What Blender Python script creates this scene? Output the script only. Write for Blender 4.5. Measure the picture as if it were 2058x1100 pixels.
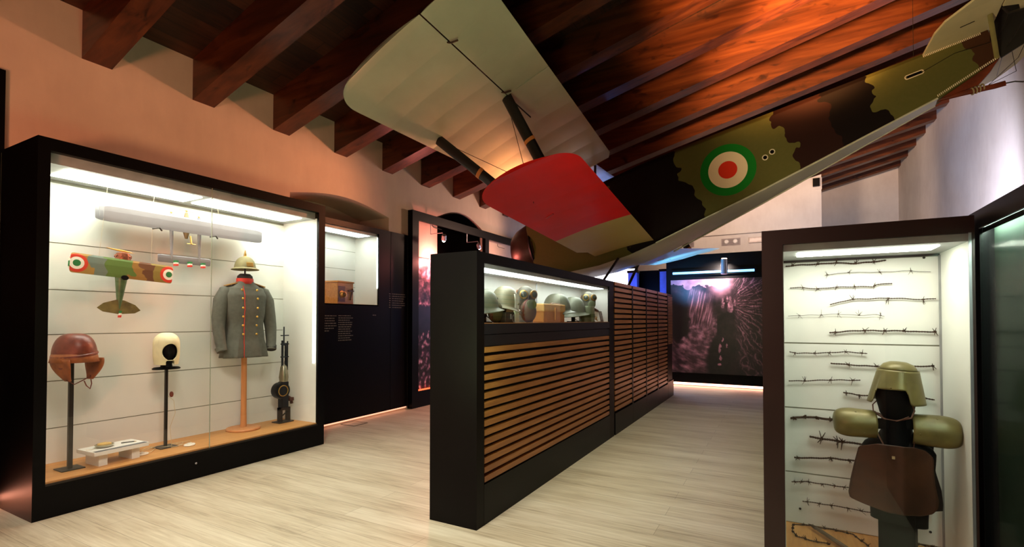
import bpy, bmesh, math, random
from mathutils import Vector, Matrix, noise
PI = math.pi
for o in list(bpy.data.objects): bpy.data.objects.remove(o)
SC = bpy.context.scene
COL = SC.collection

# ---------------------------------------------------------------- camera
F_PX, YAW, PITCH, CY_PX, CAM_Z = 997.16, -.4988, .0182, 625.22, 1.45
FW = Vector((math.sin(YAW)*math.cos(PITCH), math.cos(YAW)*math.cos(PITCH), math.sin(PITCH)))
RT = Vector((math.cos(YAW), -math.sin(YAW), 0))
UP = RT.cross(FW)
cam_d = bpy.data.cameras.new('camera'); cam = bpy.data.objects.new('camera', cam_d); COL.objects.link(cam)
cam_d.sensor_width = 36; cam_d.lens = F_PX/2058*36; cam_d.shift_y = (CY_PX-550)/2058
cam_d.clip_start = .05; cam_d.clip_end = 60
mw = Matrix((RT, UP, -FW)).transposed().to_4x4(); mw.translation = (0, 0, CAM_Z)
cam.matrix_world = mw
SC.camera = cam

# ---------------------------------------------------------------- colour management, world, lamps
vs = SC.view_settings
vs.view_transform = 'Standard'; vs.look = 'None'; vs.gamma = 1; vs.use_curve_mapping = False; vs.exposure = 0.0
wd = bpy.data.worlds.new('world'); SC.world = wd; wd.use_nodes = True
wd.node_tree.nodes['Background'].inputs[0].default_value = (1, .72, .55, 1)
wd.node_tree.nodes['Background'].inputs[1].default_value = .02

def lamp(name, kind, loc, aim, energy, color, size=.3, size_y=None, spot=60, blend=.6):
    d = bpy.data.lights.new(name, kind); d.energy = energy; d.color = color
    if kind == 'AREA':
        d.size = size
        if size_y: d.shape = 'RECTANGLE'; d.size_y = size_y
    else: d.shadow_soft_size = size
    if kind == 'SPOT': d.spot_size = math.radians(spot); d.spot_blend = blend
    o = bpy.data.objects.new(name, d); COL.objects.link(o); o.location = loc
    v = Vector(aim)-Vector(loc); o.rotation_euler = v.to_track_quat('-Z', 'Y').to_euler()
    return o
WARM = (1, .60, .40); PINK = (1, .45, .38); ORANGE = (1, .42, .14); COOL = (.86, 1, .93); BLUE = (.12, .38, 1)
lamp('room_wash_light', 'SPOT', (-3.2, 7.0, 3.42), (-5.4, .8, 3.0), 520, (1, .34, .15), .12, spot=78, blend=.8)
lamp('near_wall_fill_light', 'SPOT', (-2.4, -1.2, 1.6), (-5.4, 1.6, 3.0), 330, (1, .33, .15), .25, spot=60, blend=.9)  # unseen lamp added to brighten the near end of the left wall
lamp('room_fill_light', 'AREA', (-1.0, -1.4, 2.2), (-3.6, 2.4, .2), 30, (1, .52, .40), 1.0)  # unseen area lamp added behind the camera as general fill
lamp('room_floor_light', 'SPOT', (-1.8, 1.2, 3.6), (-2.5, 2.6, 0), 620, (1, .96, .80), .5, spot=98, blend=.9)
lamp('aisle_floor_light', 'SPOT', (-1.0, 6.2, 4.3), (-1.0, 6.4, 0), 130, (.95, .95, .68), .25, spot=75)
lamp('wall_wash_light', 'SPOT', (-3.3, 9.6, 3.3), (-5.4, 6.6, 3.2), 170, (1, .60, .42), .2, spot=120)
lamp('roof_uplight', 'SPOT', (-.2, 4.3, 3.9), (-.1, 5.9, 5.1), 1000, (1, .50, .17), .12, spot=80, blend=.8)
lamp('roof_uplight_far', 'SPOT', (.4, 5.5, 4.3), (.2, 8.2, 5.5), 1600, (1, .48, .15), .12, spot=66, blend=.7)
lamp('plane_fill_light', 'AREA', (-1.6, 2.2, 1.2), (-2.4, 4.6, 3.6), 19, (.74, 1, .50), .6)  # added fill under the wings, stands in for light bounced off the showcases
lamp('tail_fill_light', 'SPOT', (.2, 3.4, 2.4), (1.4, 7.4, 4.3), 260, (1, .82, .48), .2, spot=66, blend=.6)  # unseen spot added to brighten the roundel and tail
lamp('right_wall_light', 'SPOT', (1.6, 9.0, 2.6), (3.0, 12.8, 4.4), 620, (.82, .80, 1), .4, spot=100)
lamp('blue_room_light', 'SPOT', (-1.9, 10.3, 1.9), (-1.7, 10.95, 2.9), 170, (.12, .42, 1), .2, spot=120)
lamp('blue_corner_light', 'POINT', (-3.1, 11.75, 1.9), (0, 0, 0), 40, (.10, .28, 1), .1)
lamp('far_wall_light', 'SPOT', (-1.0, 11.6, 4.4), (-.2, 15.6, 4.2), 480, (1, .70, .52), .3, spot=110)
lamp('red_photo_light', 'POINT', (-5.20, 6.90, 2.46), (0, 0, 0), 60, (1, .26, .22), .03)
lamp('red_photo_light_far', 'POINT', (-4.95, 8.75, 2.55), (0, 0, 0), 16, (1, .35, .28), .03)
lamp('poster_light', 'SPOT', (-1.10, 10.85, 2.62), (-1.18, 11.35, 2.05), 170, (1, .80, .72), .03, spot=120)

# ---------------------------------------------------------------- helpers
def ray(u, v): return FW + RT*((u-1029)/F_PX) - UP*((v-CY_PX)/F_PX)
CAM = Vector((0, 0, CAM_Z))
def atx(u, v, x): d = ray(u, v); return CAM + d*(x/d.x)
def aty(u, v, y): d = ray(u, v); return CAM + d*(y/d.y)
def atz(u, v, z): d = ray(u, v); return CAM + d*((z-CAM_Z)/d.z)
def lerp(a, b, t): return a+(b-a)*t
def sm(t): t = max(0, min(1, t)); return t*t*(3-2*t)

def obj(name, bm, m=None, parent=None, smooth=False):
    me = bpy.data.meshes.new(name)
    bmesh.ops.recalc_face_normals(bm, faces=bm.faces)
    bm.to_mesh(me); bm.free()
    if m:
        for k in (m if isinstance(m, (list, tuple)) else [m]): me.materials.append(k)
    if smooth:
        me.shade_smooth()
        me.set_sharp_from_angle(angle=math.radians(38))
    o = bpy.data.objects.new(name, me); COL.objects.link(o)
    if parent: o.parent = parent
    return o
def tag(o, label, cat, group=None, kind=None):
    o['label'] = label; o['category'] = cat
    if group: o['group'] = group
    if kind: o['kind'] = kind
    return o
def thing(name, label, cat, loc=(0, 0, 0), rotz=0, group=None, rot=None):
    o = bpy.data.objects.new(name, None); COL.objects.link(o)
    o.empty_display_size = .05
    o.location = loc; o.rotation_euler = rot if rot else (0, 0, rotz)
    return tag(o, label, cat, group)
def struct(name, bm, m, smooth=False):
    o = obj(name, bm, m, None, smooth); o['kind'] = 'structure'; return o
def dup(root, loc, rotz=None, label=None):
    r = root.copy(); COL.objects.link(r); r.location = loc
    if rotz is not None: r.rotation_euler = (0, 0, rotz)
    if label: r['label'] = label
    for ch in list(root.children):
        c = ch.copy(); COL.objects.link(c); c.parent = r
        for g in list(ch.children):
            d = g.copy(); COL.objects.link(d); d.parent = c
    return r
B = bmesh.new
def box(bm, x0, x1, y0, y1, z0, z1, mi=0, bevel=0):
    v = [bm.verts.new((x, y, z)) for x in (x0, x1) for y in (y0, y1) for z in (z0, z1)]
    fs = []
    for q in ((0, 1, 3, 2), (4, 6, 7, 5), (0, 4, 5, 1), (2, 3, 7, 6), (0, 2, 6, 4), (1, 5, 7, 3)):
        f = bm.faces.new([v[i] for i in q]); f.material_index = mi; fs.append(f)
    if bevel:
        es = list({e for f in fs for e in f.edges})
        bmesh.ops.bevel(bm, geom=es, offset=bevel, segments=2, affect='EDGES', profile=.6)
    return bm
def boxb(*a, **k): return box(B(), *a, **k)
def prism(bm, pts, axis, a, b, mi=0):
    """polygon pts (2-D) extruded along axis from a to b"""
    def P(p, w):
        return {'x': (w, p[0], p[1]), 'y': (p[0], w, p[1]), 'z': (p[0], p[1], w)}[axis]
    va = [bm.verts.new(P(p, a)) for p in pts]; vb = [bm.verts.new(P(p, b)) for p in pts]
    fs = [bm.faces.new(va), bm.faces.new(vb[::-1])]
    n = len(pts)
    for i in range(n): fs.append(bm.faces.new((va[i], vb[i], vb[(i+1) % n], va[(i+1) % n])))
    for f in fs: f.material_index = mi
    return bm
def frame_for(t):
    t = t.normalized(); a = Vector((0, 0, 1)) if abs(t.z) < .9 else Vector((1, 0, 0))
    u = t.cross(a).normalized(); return u, t.cross(u).normalized()
def tube(bm, pts, r, n=8, cap=True, ry=None, mi=0):
    """tube along pts; r number or list; ry = second radius"""
    pts = [Vector(p) for p in pts]; rings = []
    u = None
    for i, p in enumerate(pts):
        t = (pts[min(i+1, len(pts)-1)]-pts[max(i-1, 0)])
        if t.length < 1e-9: t = Vector((0, 0, 1))
        t.normalize()
        if u is None: u, v = frame_for(t)
        else:
            u = (u-t*u.dot(t));
            if u.length < 1e-6: u, v = frame_for(t)
            u.normalize(); v = t.cross(u)
        rr = r[i] if isinstance(r, (list, tuple)) else r
        r2 = rr if ry is None else (ry[i] if isinstance(ry, (list, tuple)) else ry)
        rings.append([bm.verts.new(p+u*rr*math.cos(2*PI*k/n)+v*r2*math.sin(2*PI*k/n)) for k in range(n)])
    skin(bm, rings, cap, mi)
    return bm
def skin(bm, rings, cap=True, mi=0, closed=True):
    n = len(rings[0])
    for a, b in zip(rings[:-1], rings[1:]):
        for k in range(n if closed else n-1):
            f = bm.faces.new((a[k], a[(k+1) % n], b[(k+1) % n], b[k])); f.material_index = mi
    if cap:
        for rg in (rings[0][::-1], rings[-1]):
            try: f = bm.faces.new(rg); f.material_index = mi
            except ValueError: pass
def lathe(bm, prof, c=(0, 0, 0), n=32, axis='z', cap=True, sx=1, sy=1, mi=0):
    rings = []
    for r, h in prof:
        ring = []
        for k in range(n):
            a = 2*PI*k/n; x, y = r*math.cos(a)*sx, r*math.sin(a)*sy
            p = {'z': (x, y, h), 'y': (x, h, y), 'x': (h, x, y)}[axis]
            ring.append(bm.verts.new((p[0]+c[0], p[1]+c[1], p[2]+c[2])))
        rings.append(ring)
    skin(bm, rings, cap, mi)
    return bm
def grid(bm, fn, nu, nv, mi=0, closed_u=False):
    V = [[bm.verts.new(fn(i/nu, j/nv)) for j in range(nv+1)] for i in range(nu if closed_u else nu+1)]
    n = len(V)
    for i in range(nu if closed_u else nu):
        for j in range(nv):
            a, b = V[i], V[(i+1) % n]
            f = bm.faces.new((a[j], b[j], b[j+1], a[j+1])); f.material_index = mi
    return V
def ball(bm, c, r, n=16, m=10, s=(1, 1, 1)):
    rings = []
    for j in range(1, m):
        a = PI*j/m
        rings.append([bm.verts.new((c[0]+r*s[0]*math.sin(a)*math.cos(2*PI*k/n), c[1]+r*s[1]*math.sin(a)*math.sin(2*PI*k/n), c[2]+r*s[2]*math.cos(a))) for k in range(n)])
    skin(bm, rings, True); return bm
def xf(bm, M):
    bmesh.ops.transform(bm, matrix=M, verts=bm.verts); return bm
def solid(o, t, off=1):
    m = o.modifiers.new('thickness', 'SOLIDIFY'); m.thickness = t; m.offset = off; return o
def bev(o, w, s=2):
    m = o.modifiers.new('bevel', 'BEVEL'); m.width = w; m.segments = s; m.limit_method = 'ANGLE'; m.angle_limit = math.radians(40); return o

# ---------------------------------------------------------------- materials
def lin(c): return tuple((x/12.92 if x <= .04045 else ((x+.055)/1.055)**2.4) for x in [k/255 for k in c])
MATS = {}
class NT:
    def __init__(s, name):
        s.m = bpy.data.materials.new(name); s.m.use_nodes = True; s.t = s.m.node_tree; s.n = s.t.nodes; s.l = s.t.links
        s.b = s.n['Principled BSDF']; s.out = s.n['Material Output']
    def new(s, kind, **k):
        n = s.n.new(kind)
        for a, v in k.items():
            if a.startswith('i_'): n.inputs[a[2:]].default_value = v
            else: setattr(n, a, v)
        return n
    def link(s, a, b): s.l.new(a, b)
    def coord(s, scale=(1, 1, 1), rot=(0, 0, 0), kind='Object'):
        tc = s.new('ShaderNodeTexCoord'); mp = s.new('ShaderNodeMapping')
        mp.inputs['Scale'].default_value = scale; mp.inputs['Rotation'].default_value = rot
        s.link(tc.outputs[kind], mp.inputs[0]); return mp.outputs[0]
    def ramp(s, fac, stops, interp='LINEAR'):
        r = s.new('ShaderNodeValToRGB'); e = r.color_ramp.elements; r.color_ramp.interpolation = interp
        while len(e) < len(stops): e.new(.5)
        for k, (p, c) in enumerate(stops): e[k].position = p; e[k].color = (*c, 1) if len(c) == 3 else c
        s.link(fac, r.inputs[0]); return r.outputs[0]
    def noise(s, vec, scale, detail=4, rough=.55, dist=0):
        n = s.new('ShaderNodeTexNoise', i_Scale=scale, i_Detail=detail, i_Roughness=rough, i_Distortion=dist)
        s.link(vec, n.inputs['Vector']); return n.outputs['Fac']
    def bump(s, h, strength=.2, dist=.01):
        b = s.new('ShaderNodeBump'); b.inputs['Strength'].default_value = strength; b.inputs['Distance'].default_value = dist
        s.link(h, b.inputs['Height']); s.link(b.outputs[0], s.b.inputs['Normal'])
    def math(s, op, a, b=None, c=None):
        n = s.new('ShaderNodeMath', operation=op)
        for i, v in enumerate((a, b, c)):
            if v is None: continue
            if isinstance(v, (int, float)): n.inputs[i].default_value = v
            else: s.link(v, n.inputs[i])
        return n.outputs[0]
    def mix(s, fac, a, b):
        n = s.new('ShaderNodeMix', data_type='RGBA')
        for i, v in ((0, fac), (6, a), (7, b)):
            if isinstance(v, (int, float)): n.inputs[i].default_value = v
            elif isinstance(v, tuple): n.inputs[i].default_value = (*v, 1) if len(v) == 3 else v
            else: s.link(v, n.inputs[i])
        return n.outputs[2]
def mat(name, c, rough=.6, metal=0, var=.15, scale=8, bump=0, spec=None, stretch=(1, 1, 1)):
    if name in MATS: return MATS[name]
    t = NT(name); c = lin(c); v = t.coord(stretch)
    f = t.noise(v, scale, 5)
    t.link(t.ramp(f, [(.3, tuple(x*(1-var) for x in c)), (.7, tuple(min(1, x*(1+var)) for x in c))]), t.b.inputs['Base Color'])
    t.b.inputs['Roughness'].default_value = rough; t.b.inputs['Metallic'].default_value = metal
    if spec is not None: t.b.inputs['Specular IOR Level'].default_value = spec
    if bump: t.bump(f, bump, .005)
    MATS[name] = t.m; return t.m
def wood(name, c1, c2, axis='x', scale=3, rough=.5, bump=.1, knots=False, spec=None, stretch=14):
    if name in MATS: return MATS[name]
    t = NT(name); sc = [stretch, stretch, stretch]; sc['xyz'.index(axis)] = 1
    v = t.coord(tuple(sc)); f = t.noise(v, scale, 6, .6, .6)
    big = t.noise(t.coord((1, 1, 1)), 1.3, 3)
    k = t.math('ADD', t.math('MULTIPLY', f, .7), t.math('MULTIPLY', big, .3))
    c1, c2 = lin(c1), lin(c2)
    t.link(t.ramp(k, [(.32, c1), (.68, c2)]), t.b.inputs['Base Color'])
    t.b.inputs['Roughness'].default_value = rough
    if spec is not None: t.b.inputs['Specular IOR Level'].default_value = spec
    if bump: t.bump(f, bump, .004)
    MATS[name] = t.m; return t.m
def emit(name, c, s):
    if name in MATS: return MATS[name]
    t = NT(name); t.b.inputs['Base Color'].default_value = (*c, 1)
    t.b.inputs['Emission Color'].default_value = (*c, 1); t.b.inputs['Emission Strength'].default_value = s
    MATS[name] = t.m; return t.m
def glass(name='clear_glass', tint=(1, 1, 1), refl=1.0, ior=1.45, rough=0.0):
    if name in MATS: return MATS[name]
    t = NT(name); t.n.remove(t.b)
    tr = t.new('ShaderNodeBsdfTransparent'); tr.inputs[0].default_value = (*tint, 1)
    gl = t.new('ShaderNodeBsdfGlossy'); gl.inputs['Roughness'].default_value = rough; gl.inputs[0].default_value = (1, 1, 1, 1)
    fr = t.new('ShaderNodeLayerWeight'); fr.inputs[0].default_value = .5
    mx = t.new('ShaderNodeMixShader'); t.link(t.math('MULTIPLY', t.math('MULTIPLY_ADD', t.math('POWER', fr.outputs[1], 5), .9, .035), refl), mx.inputs[0])
    t.link(tr.outputs[0], mx.inputs[1]); t.link(gl.outputs[0], mx.inputs[2]); t.link(mx.outputs[0], t.out.inputs[0])
    MATS[name] = t.m; return t.m
def vcol(name, rough=.5, emis=0):
    if name in MATS: return MATS[name]
    t = NT(name); a = t.new('ShaderNodeVertexColor'); a.layer_name = 'print'
    t.link(a.outputs[0], t.b.inputs['Base Color']); t.b.inputs['Roughness'].default_value = rough
    MATS[name] = t.m; return t.m

BLACK = mat('black_lacquer', (6, 5, 6), .42, var=.1, spec=.12)
CHAR = mat('charcoal_panel', (9, 6, 6), .5, var=.15, scale=5, spec=.12)
WHITEP = mat('white_case_lining', (226, 226, 218), .6, var=.02)
SEAM = mat('seam_shadow_gap', (140, 138, 120), .8)
GLASS = glass(refl=.7)
LED = emit('case_light_diffuser', (.97, 1, .86), 17); LEDN = emit('niche_light_diffuser', (.90, 1, .95), 9)
OAK = wood('pale_oak_shelf', (170, 112, 52), (206, 148, 80), 'y', 3, .5)
STEEL_DK = mat('dark_bronze_metal', (48, 42, 38), .45, .6)
IRON = mat('rusty_iron', (70, 50, 36), .75, .4, var=.4, scale=60)
BRASS = mat('aged_brass', (190, 150, 80), .35, .9)
ALU = mat('brushed_aluminium', (170, 170, 175), .35, .8)
# ================================================================ THE ROOM
XL, XR, YB, YF0 = -5.40, 3.0, 18.0, -3.2
RS, RZ0, SK = .25, 3.755, -.03         # roof slope, height of rafter undersides at the left wall, skew
RAFH, RAFW, RAFP, RAFY = .43, .225, .935, 1.99
def rz(x, up=0): return RZ0 + RS*(x-XL) + up

# floor
t = NT('oak_floor'); v = t.coord()
br = t.new('ShaderNodeTexBrick'); br.offset = .37; br.offset_frequency = 2
for k, x in dict(Scale=1, **{'Mortar Size': .0016, 'Brick Width': 2.1, 'Row Height': .19, 'Bias': 0}).items(): br.inputs[k].default_value = x
br.inputs['Color1'].default_value = (0, 0, 0, 1); br.inputs['Color2'].default_value = (1, 1, 1, 1); br.inputs['Mortar'].default_value = (.5, .5, .5, 1)
t.link(v, br.inputs['Vector'])
st = t.noise(t.coord((1.1, 22, 1)), 2.2, 6, .6, .8); st2 = t.noise(t.coord((.6, 4, 1)), 1.4, 3)
k = t.math('ADD', t.math('MULTIPLY', st, .5), t.math('ADD', t.math('MULTIPLY', br.outputs['Color'], .08), t.math('MULTIPLY', st2, .42)))
base = t.ramp(k, [(.30, lin((152, 136, 110))), (.45, lin((200, 187, 158))), (.66, lin((228, 219, 194)))])
base = t.mix(t.math('MULTIPLY', br.outputs['Fac'], .55), base, lin((96, 78, 56)))
t.link(base, t.b.inputs['Base Color']); t.b.inputs['Roughness'].default_value = .42
t.bump(st, .08, .002)
FLOORM = t.m
struct('floor', boxb(XL-.2, XR+.2, YF0, YB, -.1, 0), FLOORM)

# plaster
def plaster(name, c, c2):
    t = NT(name); f = t.noise(t.coord(), 1.1, 6, .6); g = t.noise(t.coord((1, 1, .3)), 9, 4)
    kk = t.math('ADD', t.math('MULTIPLY', f, .75), t.math('MULTIPLY', g, .25))
    t.link(t.ramp(kk, [(.35, lin(c)), (.65, lin(c2))]), t.b.inputs['Base Color']); t.b.inputs['Roughness'].default_value = .85
    t.bump(kk, .25, .02); return t.m
PL = plaster('warm_plaster', (198, 178, 158), (214, 194, 172))
PW = plaster('white_plaster', (206, 198, 190), (222, 216, 208))

def arc(y0, y1, z0, rise, n=14):
    return [(lerp(y0, y1, i/n), z0 + rise*math.sin(PI*i/n)) for i in range(n+1)]
bm = B(); TH = .62; WT = 4.6
def wl(pts): prism(bm, pts, 'x', XL-TH, XL)
a1 = arc(4.10, 5.88, 3.05, .13); a2 = arc(7.12, 8.62, 3.30, .20)
wl([(YF0, 0), (4.10, 0), (4.10, WT), (YF0, WT)])
wl([(5.88, 0), (7.12, 0), (7.12, WT), (5.88, WT)])
wl([(8.62, 0), (YB, 0), (YB, WT), (8.62, WT)])
wl([(4.10, WT)]+a1+[(5.88, WT)]); wl([(7.12, WT)]+a2+[(8.62, WT)])
wl([(4.10, 0), (5.88, 0), (5.88, 1.0), (4.10, 1.0)]); wl([(7.12, 0), (8.62, 0), (8.62, 1.0), (7.12, 1.0)])
prism(bm, [(4.0, .9), (9, .9), (9, 3.8), (4.0, 3.8)], 'x', XL-TH-.1, XL-TH)
struct('wall_left', bm, PL)
struct('wall_right', boxb(XR, XR+.2, YF0, YB, 0, 7.2), PW)
bm = B(); prism(bm, [(XL-.2, 0), (XR+.2, 0), (XR+.2, 7.2), (XL-.2, 7.2)], 'y', YB, YB+.2); struct('wall_back', bm, PW)
bm = B(); prism(bm, [(XL-.2, 0), (XR+.2, 0), (XR+.2, 7.2), (XL-.2, 7.2)], 'y', YF0-.2, YF0); struct('wall_front', bm, PL)
# cross wall with its rounded band above the photo board
bm = B(); prism(bm, [(XL, 0), (.95, 0), (.95, rz(.95)+.02), (XL, rz(XL)+.02)], 'y', 15.6, 15.85); struct('wall_cross', bm, PW)

# roof boards (run along y) and rafters
t = NT('roof_boards'); v = t.coord()
br = t.new('ShaderNodeTexBrick'); br.offset = .5
for k_, x in dict(Scale=1, **{'Mortar Size': .004, 'Brick Width': 3.7, 'Row Height': .18}).items(): br.inputs[k_].default_value = x
br.inputs['Color1'].default_value = (0, 0, 0, 1); br.inputs['Color2'].default_value = (1, 1, 1, 1)
rv = t.coord(rot=(0, 0, PI/2)); t.link(rv, br.inputs['Vector'])
st = t.noise(t.coord((14, 1.2, 1)), 2, 5, .6, .6)
kk = t.math('ADD', t.math('MULTIPLY', st, .7), t.math('MULTIPLY', br.outputs['Color'], .3))
t.link(t.mix(br.outputs['Fac'], t.ramp(kk, [(.3, lin((26, 11, 6))), (.7, lin((72, 35, 17)))]), (.004, .002, .001)), t.b.inputs['Base Color'])
t.b.inputs['Roughness'].default_value = .5
ROOFB = t.m
bm = B()
prism(bm, [(XL-.6, rz(XL-.6, RAFH)), (XR+.2, rz(XR+.2, RAFH)), (XR+.2, rz(XR+.2, RAFH)+.08), (XL-.6, rz(XL-.6, RAFH)+.08)], 'y', YF0-.2, YB+.2)
struct('ceiling', bm, ROOFB)
t = NT('rafter_timber')
st = t.noise(t.coord((.7, 9, 9)), 1.5, 5, .55, .4); kn = t.noise(t.coord((2.2, 5, 5)), 1.5, 3, .6, .5)
c = t.ramp(st, [(.25, lin((44, 18, 8))), (.5, lin((78, 36, 17))), (.75, lin((100, 52, 25)))])
c = t.mix(t.ramp(kn, [(.30, (1, 1, 1)), (.42, (0, 0, 0))]), c, lin((40, 14, 8)))
t.link(c, t.b.inputs['Base Color']); t.b.inputs['Roughness'].default_value = .36; t.bump(st, .2, .006)
RAFM = t.m
n = 0; kf = -5
while True:
    y = RAFY + RAFP*kf; kf += 1
    if y > YB+.3: break
    n += 1; bm = B()
    x0, x1 = XL-.02, XR+.02; dy = SK*(x1-x0); w = RAFW
    vs_ = []
    for (x, s) in ((x0, 0), (x1, dy)):
        for (yy, up) in ((0, 0), (w, 0), (w, RAFH+.01), (0, RAFH+.01)):
            vs_.append(bm.verts.new((x, y+s+yy, rz(x, up))))
    for q in ((0, 1, 2, 3), (7, 6, 5, 4), (0, 4, 5, 1), (1, 5, 6, 2), (2, 6, 7, 3), (3, 7, 4, 0)): bm.faces.new([vs_[i] for i in q])
    struct('trim_%d' % n, bm, RAFM)
    if n == 1: pass

# baseboard glow strips under the wall panels are lamps of the panels themselves (see below)
WARMLED = emit('warm_plinth_light', (1, .42, .26), 1.6); PINKLED = emit('pink_wall_light', (1, .36, .22), 14)

# ================================================================ LEFT SHOWCASE
X0, X1, Y0, Y1, ZT = -5.395, -4.7155, 1.4912, 4.0613, 2.79
g0, g1, gb, gt = 1.564, 3.97, .247, 2.698
XBK = -5.33
case = thing('showcase', 'tall black showcase against the left wall holding a uniform, leather headgear and model planes', 'display case', ((X0+X1)/2, (Y0+Y1)/2, 0))
ox, oy = (X0+X1)/2, (Y0+Y1)/2
def cb(x0, x1, y0, y1, z0, z1, o=(ox, oy), **k): return boxb(x0-o[0], x1-o[0], y0-o[1], y1-o[1], z0, z1, **k)
bm = B()
for a in ((X0, X1, Y0, g0, 0, ZT), (X0, X1, g1, Y1, 0, ZT), (X0, X1, g0, g1, gt, ZT), (X0, XBK-.01, g0, g1, 0, gt)):
    box(bm, a[0]-ox, a[1]-ox, a[2]-oy, a[3]-oy, a[4], a[5])
obj('cabinet_frame', bm, BLACK, case)
pl = obj('plinth', cb(X0+.08, X1, g0, g1, 0, gb-.01), BLACK, case)
lk = obj('lock', lathe(B(), [(.009, 0), (.009, .006), (.006, .008)], (X1-ox, 2.62-oy, .14), 12, 'x'), ALU, pl)
# lining: back panels split by thin seams
bm = B(); zs = [.25, .55, .941, 1.328, 1.703, 2.096, 2.60]
for a, b in zip(zs[:-1], zs[1:]): box(bm, XBK-.008-ox, XBK-ox, g0-oy, g1-oy, a+.004, b-.004)
box(bm, XBK-ox-.004, X1-.03-ox, g1-.004-oy, g1-oy, gb, 2.63); box(bm, XBK-ox-.004, X1-.03-ox, g0-oy, g0+.004-oy, gb, 2.63)
obj('back_lining', bm, WHITEP, case)
obj('seam_strip', cb(XBK-.0085, XBK-.0075, g0, g1, .25, 2.63), SEAM, case)
GREYL = mat('grey_light_housing', (150, 152, 150), .5)
obj('light_housing', cb(XBK, X1-.06, g0+.004, g1-.004, 2.62, 2.697), GREYL, case)
for a, b in ((g0+.15, 2.72), (2.80, g1-.14)):
    obj('light_panel', cb(-5.17, -4.84, a, b, 2.612, 2.6195), LED, case)
obj('side_light', cb(X1-.075, X1-.05, g1-.016, g1-.0045, .95, 2.5), emit('side_led', (.9, 1, .95), 6), case)
obj('floor_shelf', cb(XBK, X1-.02, g0, g1, gb-.012, .262), OAK, case)
obj('sill_rail', cb(X1-.02, X1+.002, g0, g1, .236, .25), STEEL_DK, case)
yj = atx(425, 650, X1).y
obj('glass_joint', cb(X1-.015, X1-.007, yj-.0019, yj+.0019, gb+.004, gt), mat('clear_sealant', (150, 160, 140), .4), case)
for a, b in ((g0, yj-.002), (yj+.002, g1)): obj('glass_pane', cb(X1-.014, X1-.008, a, b, gb+.004, gt), GLASS, case)

def stand(name, label, x, y, z, h, base=.13, pole=.011, m=STEEL_DK, rotz=0):
    s = thing(name, label, 'stand', (x, y, z), rotz)
    obj('base', boxb(-base/2, base/2, -base/2, base/2, 0, .008), m, s); obj('pole', boxb(-pole, pole, -pole, pole, .008, h), m, s)
    return s
ZS = .262
# -- leather crash helmet on its pole
LEATH = mat('oxblood_leather', (112, 48, 30), .38, var=.35, scale=14, bump=.3)
LEATH2 = mat('tan_leather', (150, 84, 40), .5, var=.3, scale=14, bump=.3)
bp = atz(137, 942, ZS); hx, hy = -5.0, bp.y
hz = atx(140, 672, hx).z; hb = atx(140, 724, hx).z
stand('helmet_stand', 'tall dark metal pole stand under the brown leather helmet', hx, hy, ZS, hb-ZS+.10, .15, .014)
R_ = PI/2
h = thing('leather_helmet', 'brown leather flying helmet with padded rim and hanging ear flaps, on a dark pole', 'helmet', (hx, hy+.02, hb), R_+.30)
H_ = hz-hb; R = .132
def dome(bm, r, hgt, sx=1, sy=1, z0=0, n=32, m=10, p=1.0):
    rings = []
    for j in range(m):
        a = (PI/2)*j/m
        rings.append([bm.verts.new((r*sx*math.cos(a)**p*math.cos(2*PI*k/n), r*sy*math.cos(a)**p*math.sin(2*PI*k/n), z0+hgt*math.sin(a))) for k in range(n)])
    top = bm.verts.new((0, 0, z0+hgt)); skin(bm, rings, False)
    for k in range(n): bm.faces.new((rings[-1][k], rings[-1][(k+1) % n], top))
    return rings
bm = B(); dome(bm, R*.99, H_*.86, 1, 1.14, H_*.14, p=.62); solid(obj('crown', bm, LEATH, h, True), .006)
bm = B(); tube(bm, [(R*.96*math.cos(a), R*1.1*math.sin(a), H_*.20+.02*math.cos(a)) for a in [2*PI*i/40 for i in range(41)]], .016, 8, False, .016); obj('padded_rim', bm, LEATH, h, True)
bm = B(); lathe(bm, [(R*1.10, -.018), (R*1.04, .02), (R*1.0, .05)], n=32, cap=False, sy=1.12); solid(obj('brow_band', bm, LEATH2, h, True), .005)
for s in (-1, 1):
    bm = B()
    def flap(u, v, s=s):
        w = lerp(.095, .03, v)*(1+.30*math.sin(PI*v))
        return (s*(R*.98-.05*v*v), lerp(-w, w, u)-.02*v-.03, .01-.17*v)
    grid(bm, flap, 8, 10); f = obj('ear_flap', bm, LEATH2, h, True); solid(f, .007)
    obj('ear_disc', lathe(B(), [(.024, 0), (.024, .008), (.012, .012)], (s*(R*.98), -.035, -.045), 16, 'x'), LEATH, f)
bm = B(); tube(bm, [(-.10, -.05, -.15), (-.05, -.07, -.19), (.02, -.05, -.17), (.09, -.05, -.14)], .007, 6, True, .003)
tube(bm, [(.03, -.06, -.17), (.04, -.07, -.21), (.07, -.07, -.24), (.09, -.06, -.20), (.085, -.05, -.13)], .004, 6); obj('chin_strap', bm, LEATH, h, True)

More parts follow.
